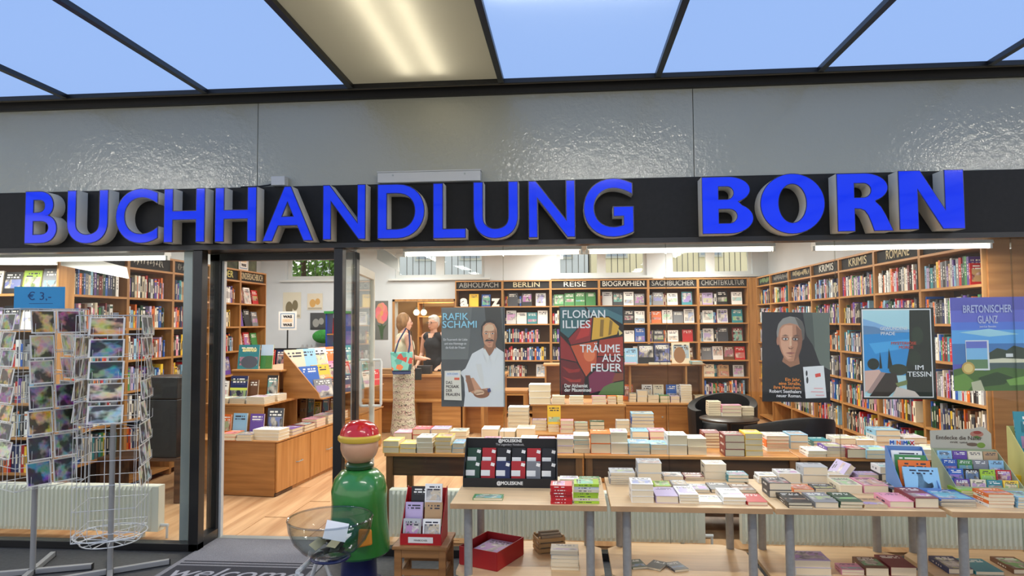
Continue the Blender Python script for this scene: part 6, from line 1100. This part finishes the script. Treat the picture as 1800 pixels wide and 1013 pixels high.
# ------------------------------------------------------------------ people
def capsules(segs):                            # tapered limbs merged into one surface
    mb = MB()
    for p0, p1, r0, r1 in segs:
        p0, p1 = Vector(p0), Vector(p1); mb.ball(p0, r0, 8); mb.ball(p1, r1, 8)
        if (p1-p0).length > 1e-4: mb.cyl(p0, p1, r0, r1, 14)
    return mb
def flesh(mb, name, m, parent, voxel=0.0075, it=4):
    o = mb.build(name, m, parent); r = o.modifiers.new('remesh', 'REMESH'); r.mode = 'VOXEL'; r.voxel_size = voxel; r.use_smooth_shade = True
    s = o.modifiers.new('smooth', 'SMOOTH'); s.factor = 0.5; s.iterations = it; return o
def hand(w, d, side, curl=0.5):
    w, d = Vector(w), Vector(d).normalized(); n = Vector((0, 0, 1)); s = d.cross(n).normalized()*side; dn = s.cross(d)*side
    segs = [(w, w+d*0.045, 0.024, 0.03), (w+d*0.045-s*0.014, w+d*0.075-s*0.02, 0.022, 0.016), (w+d*0.045+s*0.014, w+d*0.075+s*0.02, 0.022, 0.016)]
    for k, ln in enumerate((0.062, 0.072, 0.068, 0.052)):
        b = w+d*0.08+s*(-0.03+0.02*k); m = b+d*ln*0.55-n*0.01*curl; segs += [(b, m, 0.0088, 0.0082), (m, m+d*ln*0.45-n*0.03*curl, 0.0082, 0.007)]
    segs += [(w+d*0.03-s*0.024, w+d*0.065-s*0.048-n*0.006, 0.012, 0.009), (w+d*0.065-s*0.048-n*0.006, w+d*0.095-s*0.05-n*0.016, 0.009, 0.008)]
    return segs
def person(loc, rz, H, label, arms, skin, hair_m, top_m, low_m, vneck, hairfn, head_turn=0.0, glasses=False, skirt=True):
    e = empty('person', loc, rz); tag(e, label, 'person'); k = H/1.70
    V = lambda x, y, z: Vector((x*k, y*k, z*k))
    mb = capsules([(V(0, 0.005, 1.36), V(0, -0.005, 1.52), 0.06*k, 0.05*k), (V(0, 0, 1.02), V(0, 0, 1.30), 0.11*k, 0.12*k), (V(-0.14, 0, 1.385), V(0.14, 0, 1.385), 0.058*k, 0.058*k)])
    hc = V(0, -0.012, 1.585); c, s = math.cos(head_turn), math.sin(head_turn)
    def h(x, y, z): return hc+Vector((x*c-y*s, x*s+y*c, z))*k
    mb.ball(hc, 0.1*k, 16, sc=(0.77, 0.95, 1.15)); mb.ball(h(0, -0.035, -0.06), 0.055*k, 10, sc=(0.95, 0.95, 1)); mb.ball(h(0, -0.097, -0.012), 0.016*k, 8, sc=(0.8, 1.2, 1.5)); mb.ball(h(0, -0.083, -0.055), 0.02*k, 8, sc=(1.3, 0.6, 0.5))
    for q in (-1, 1): mb.ball(h(q*0.078, 0.01, -0.005), 0.022*k, 8, sc=(0.4, 0.8, 1.3))
    for q, (el_, wr, hd_) in zip((-1, 1), arms):
        sh = V(q*0.175, 0, 1.375); el_, wr = V(*el_), V(*wr)
        m2 = capsules([(sh, el_, 0.05*k, 0.038*k), (el_, wr, 0.038*k, 0.025*k)]+hand(wr, V(*hd_), q)); mb.add(m2.v, m2.f)
    for q in (-1, 1):
        m2 = capsules([(V(q*0.09, 0, 0.95), V(q*0.085, -0.01, 0.5), 0.085*k, 0.055*k), (V(q*0.085, -0.01, 0.5), V(q*0.08, 0.01, 0.08), 0.052*k, 0.035*k), (V(q*0.08, 0.01, 0.045), V(q*0.08, -0.13, 0.03), 0.04*k, 0.03*k)]); mb.add(m2.v, m2.f)
    flesh(mb, 'body', skin, e)
    m_eye = mat('eye_dark', (40, 34, 32), 0.3)
    for q in (-1, 1): MB().ball(h(q*0.03, -0.088, 0.008), 0.0095*k, 8, sc=(1.3, 0.6, 0.8)).build('eye', m_eye, e, smooth=True)
    MB().tube([h(-0.024, -0.094, -0.056), h(0, -0.101, -0.058), h(0.024, -0.094, -0.056)], 0.004*k, 6).build('mouth', mat('lip', (176, 96, 92), 0.5), e, smooth=True)
    if glasses:
        g = MB()
        for q in (-1, 1): g.tube([h(q*0.032+0.024*math.cos(2*PI*j/16), -0.103, 0.006+0.018*math.sin(2*PI*j/16)) for j in range(16)], 0.0025*k, 5, closed=True); g.tube([h(q*0.056, -0.1, 0.008), h(q*0.08, 0.0, 0.008)], 0.0025*k, 5)
        g.tube([h(-0.009, -0.106, 0.01), h(0.009, -0.106, 0.01)], 0.0025*k, 5); tag(g.build('glasses', mat('glasses_frame', (70, 60, 56), 0.4), e), kind='stuff')
    flesh(hairfn(h, k), 'hair', hair_m, e, 0.008, 3)
    t = capsules([(V(0, 0.0, 1.0), V(0, 0, 1.10), 0.135*k, 0.128*k), (V(0, 0, 1.10), V(0, -0.012, 1.26), 0.128*k, 0.14*k), (V(-0.12, 0, 1.372), V(0.12, 0, 1.372), 0.074*k, 0.074*k), (V(-0.05, -0.045, 1.24), V(0.05, -0.045, 1.24), 0.095*k, 0.095*k)])
    if not vneck: t.lathe([(0.075*k, 1.38*k), (0.062*k, 1.43*k), (0.058*k, 1.445*k)], 20)
    flesh(t, 'top', top_m, e, 0.011, 6)
    if vneck: MB().add([V(-0.055, -0.079, 1.425), V(0.055, -0.079, 1.425), V(0, -0.142, 1.275), V(-0.055, -0.06, 1.425), V(0.055, -0.06, 1.425), V(0, -0.13, 1.275)], [(0, 2, 1), (3, 4, 5), (0, 1, 4, 3), (1, 2, 5, 4), (2, 0, 3, 5)]).build('neckline', skin, e)
    if skirt: MB().lathe([(0.128*k, 1.06*k), (0.142*k, 1.0*k), (0.168*k, 0.9*k), (0.172*k, 0.75*k), (0.168*k, 0.5*k), (0.185*k, 0.25*k), (0.21*k, 0.05*k), (0.2*k, 0.05*k)], 32, sy=0.86).build('skirt', low_m, e, smooth=True)
    else: flesh(capsules([(V(q*0.08, 0, 0.98), V(q*0.085, 0, 0.08), 0.1*k, 0.06*k) for q in (-1, 1)]), 'trousers', low_m, e, 0.012, 4)
    return e
m_skin = mat('skin_light', (222, 172, 148), 0.5, var=0.05, scale=12)
def skirt_mat():
    m, t, p = principled('zigzag_knit'); tc = N(t, 'ShaderNodeTexCoord'); L = t.links.new
    mp = N(t, 'ShaderNodeMapping'); L(tc.outputs['Object'], mp.inputs[0]); w = N(t, 'ShaderNodeTexWave', wave_type='BANDS', bands_direction='Z', wave_profile='SAW'); L(mp.outputs[0], w.inputs[0]); w.inputs['Scale'].default_value = 3.4; w.inputs['Distortion'].default_value = 5; w.inputs['Detail'].default_value = 1.5; w.inputs['Detail Scale'].default_value = 6
    r = N(t, 'ShaderNodeValToRGB'); L(w.outputs['Fac'], r.inputs[0]); el_ = r.color_ramp.elements; r.color_ramp.interpolation = 'CONSTANT'
    for pos, c in ((0.0, (206, 202, 184)), (0.3, (150, 158, 132)), (0.42, (214, 208, 192)), (0.62, (120, 104, 104)), (0.7, (208, 200, 184)), (0.84, (186, 150, 148)), (0.92, (96, 100, 92))):
        e_ = el_[0] if pos == 0 else el_.new(pos); e_.position = pos; e_.color = S(*c)
    el_[len(el_)-1].color = S(196, 192, 172)
    L(r.outputs[0], p.inputs['Base Color']); p.inputs['Roughness'].default_value = 0.9; return m
def bob(h, k):
    mb = MB(); mb.ball(h(0, 0.022, 0.03), 0.106*k, 14, sc=(0.86, 0.92, 1.06)); mb.ball(h(0, 0.055, -0.02), 0.085*k, 12, sc=(1.0, 0.72, 1.15))
    for q in (-1, 1): mb.ball(h(q*0.07, 0.015, 0.0), 0.05*k, 10, sc=(0.5, 1.0, 1.5))
    return mb
def crop(h, k):
    mb = MB(); mb.ball(h(0, 0.018, 0.045), 0.1*k, 14, sc=(0.84, 0.98, 0.9)); mb.ball(h(0, 0.05, 0.0), 0.075*k, 12, sc=(1.0, 0.7, 1.1)); mb.ball(h(0, -0.05, 0.085), 0.05*k, 10, sc=(1.1, 0.7, 0.6)); return mb
cw = person((-2.30, 4.66, 0), math.radians(122), 1.71, 'customer in a cream sleeveless top and long patterned skirt with a flowered bag', [((-0.24, -0.03, 1.12), (-0.10, -0.24, 1.08), (0.55, -0.9, 0.05)), ((0.24, -0.02, 1.12), (0.09, -0.25, 1.08), (-0.5, -0.9, 0.05))], m_skin, mat('hair_light_brown', (136, 100, 62), 0.6, var=0.25, scale=30, stretch=(1, 1, 0.3)), mat('cream_knit', (214, 208, 180), 0.9, var=0.06, scale=40), skirt_mat(), False, bob, head_turn=-0.25)
sw = person((-2.12, 5.88, 0), math.radians(-22), 1.70, 'saleswoman with short grey hair, glasses and a black sleeveless blouse behind the counter', [((-0.24, 0.03, 1.10), (-0.22, -0.14, 0.92), (0.1, -1, -0.3)), ((0.24, 0.03, 1.10), (0.22, -0.14, 0.92), (-0.1, -1, -0.3))], mat('skin_tan', (206, 156, 130), 0.5), mat('hair_grey', (196, 190, 182), 0.6, var=0.2, scale=30), mat('black_blouse', (26, 26, 30), 0.8), mat('black_trousers', (26, 26, 30), 0.8), True, crop, head_turn=-0.15, glasses=True, skirt=False)
# flowered bag on the customer's shoulder
bgp = PY(706, 658, 4.38); bg = empty('tote_bag', (bgp.x, 4.38, bgp.z), math.radians(14)); tag(bg, 'turquoise flowered tote bag with navy base and straps', 'bag')
m_nav = mat('navy_canvas', (40, 52, 96), 0.8)
mfl, tfl, pfl = principled('flowered_canvas'); MATS['flowered_canvas'] = mfl
vz = N(tfl, 'ShaderNodeTexVoronoi'); tcf = N(tfl, 'ShaderNodeTexCoord'); tfl.links.new(tcf.outputs['Object'], vz.inputs['Vector']); vz.inputs['Scale'].default_value = 16
rf = N(tfl, 'ShaderNodeValToRGB'); sf = N(tfl, 'ShaderNodeSeparateColor'); tfl.links.new(vz.outputs['Color'], sf.inputs[0]); tfl.links.new(sf.outputs[0], rf.inputs[0]); rf.color_ramp.interpolation = 'CONSTANT'
for pos, c in ((0.0, (120, 190, 180)), (0.45, (86, 160, 150)), (0.6, (212, 120, 70)), (0.72, (150, 196, 176)), (0.84, (190, 70, 60)), (0.93, (48, 88, 92))):
    e_ = rf.color_ramp.elements[0] if pos == 0 else rf.color_ramp.elements.new(pos); e_.position = pos; e_.color = S(*c)
tfl.links.new(rf.outputs[0], pfl.inputs['Base Color']); pfl.inputs['Roughness'].default_value = 0.8
def bagpart(z0, z1, w0, w1, d, m, nm): MB().add([(-w0/2, -d, z0), (w0/2, -d, z0), (w0/2, d, z0), (-w0/2, d, z0), (-w1/2, -d*0.6, z1), (w1/2, -d*0.6, z1), (w1/2, d*0.6, z1), (-w1/2, d*0.6, z1)], [(0, 3, 2, 1), (4, 5, 6, 7), (0, 1, 5, 4), (1, 2, 6, 5), (2, 3, 7, 6), (3, 0, 4, 7)]).build(nm, m, bg, bevel=0.012)
bagpart(0, 0.05, 0.24, 0.26, 0.055, m_nav, 'base'); bagpart(0.0502, 0.30, 0.26, 0.30, 0.055, mfl, 'panel')
for y in (-0.03, 0.03): MB().tube([(-0.09, y, 0.29), (-0.04, y+0.01, 0.45), (0.06, y+0.02, 0.62), (0.10, y+0.05, 0.58), (0.11, y+0.04, 0.40), (0.09, y, 0.29)], 0.012, 6).build('strap', m_nav, bg, smooth=True)
pup = PY(736, 668, 4.45); pu = empty('pouch', (pup.x, 4.42, pup.z), 0.2); tag(pu, 'small black shoulder pouch at the hip of the customer', 'bag'); MB().box(-0.045, 0.045, -0.02, 0.02, 0, 0.16).build('body', m_lea, pu, bevel=0.01); MB().tube([(-0.04, 0, 0.15), (-0.06, 0.02, 0.4), (-0.1, 0.06, 0.66)], 0.005, 6).build('strap', m_black, pu)

# ------------------------------------------------------------------ foliage outside the far left window
lf = MB(); random.seed(11)
for k in range(2600):
    a, b, r = random.uniform(0, 2*PI), random.uniform(-1, 1), random.uniform(0.55, 1.0); c = Vector((r*math.cos(a)*math.sqrt(1-b*b)*1.5, r*math.sin(a)*math.sqrt(1-b*b)*0.9, r*b*1.2)); u = Vector((random.uniform(-1, 1), random.uniform(-1, 1), random.uniform(-1, 1))).normalized()*0.07; v = u.orthogonal().normalized()*0.05
    lf.add([c-u, c+v, c+u, c-v], [(0, 1, 2, 3)])
tree = empty('garden_tree', (-6.3, 10.9, 0)); tag(tree, 'leafy green tree outside the far left window', 'tree')
cr_ = lf.build('crown', mat('leaf_green', (98, 140, 60), 0.6, var=0.4, scale=5), tree, loc=(0, 0, 3.0)); cr_['kind'] = 'stuff'
MB().tube([(0, 0, -0.1), (0.05, 0, 1.5), (0, 0.05, 3.2)], [0.14, 0.11, 0.06], 10).build('trunk', mat('bark', (84, 66, 50), 0.9), tree, smooth=True)
struct('ground_garden', MB().box(-12, 12, 9.7, 30, -0.2, -0.1), mat('garden_ground', (120, 128, 96), 0.9))

for x0, x1, c, lb in ((-8.0, 0.6, (226, 234, 248), 'pale blue building behind the shop, seen through the high windows'), (0.65, 9.0, (250, 240, 210), 'cream building behind the shop, seen through the high windows')):
    nb_ = empty('neighbour_building', ((x0+x1)/2, 16.0, -0.1)); tag(nb_, lb, 'building'); w = (x1-x0)/2
    MB().box(-w, w, 0, 4, 0, 9).build('wall', mat('render_%d' % c[0], c, 0.8, var=0.04, scale=1), nb_)
    for k in range(int(2*w/1.4)):
        for z in (0.9, 3.6):
            xx = -w+0.8+1.4*k; fr_ = MB().box(xx-0.35, xx+0.35, -0.05, -0.0002, z, z+1.5).build('window', m_white, nb_); MB().box(xx-0.29, xx+0.29, -0.06, -0.0502, z+0.06, z+1.44).build('pane', mat('far_pane', (168, 182, 204), 0.3), fr_)
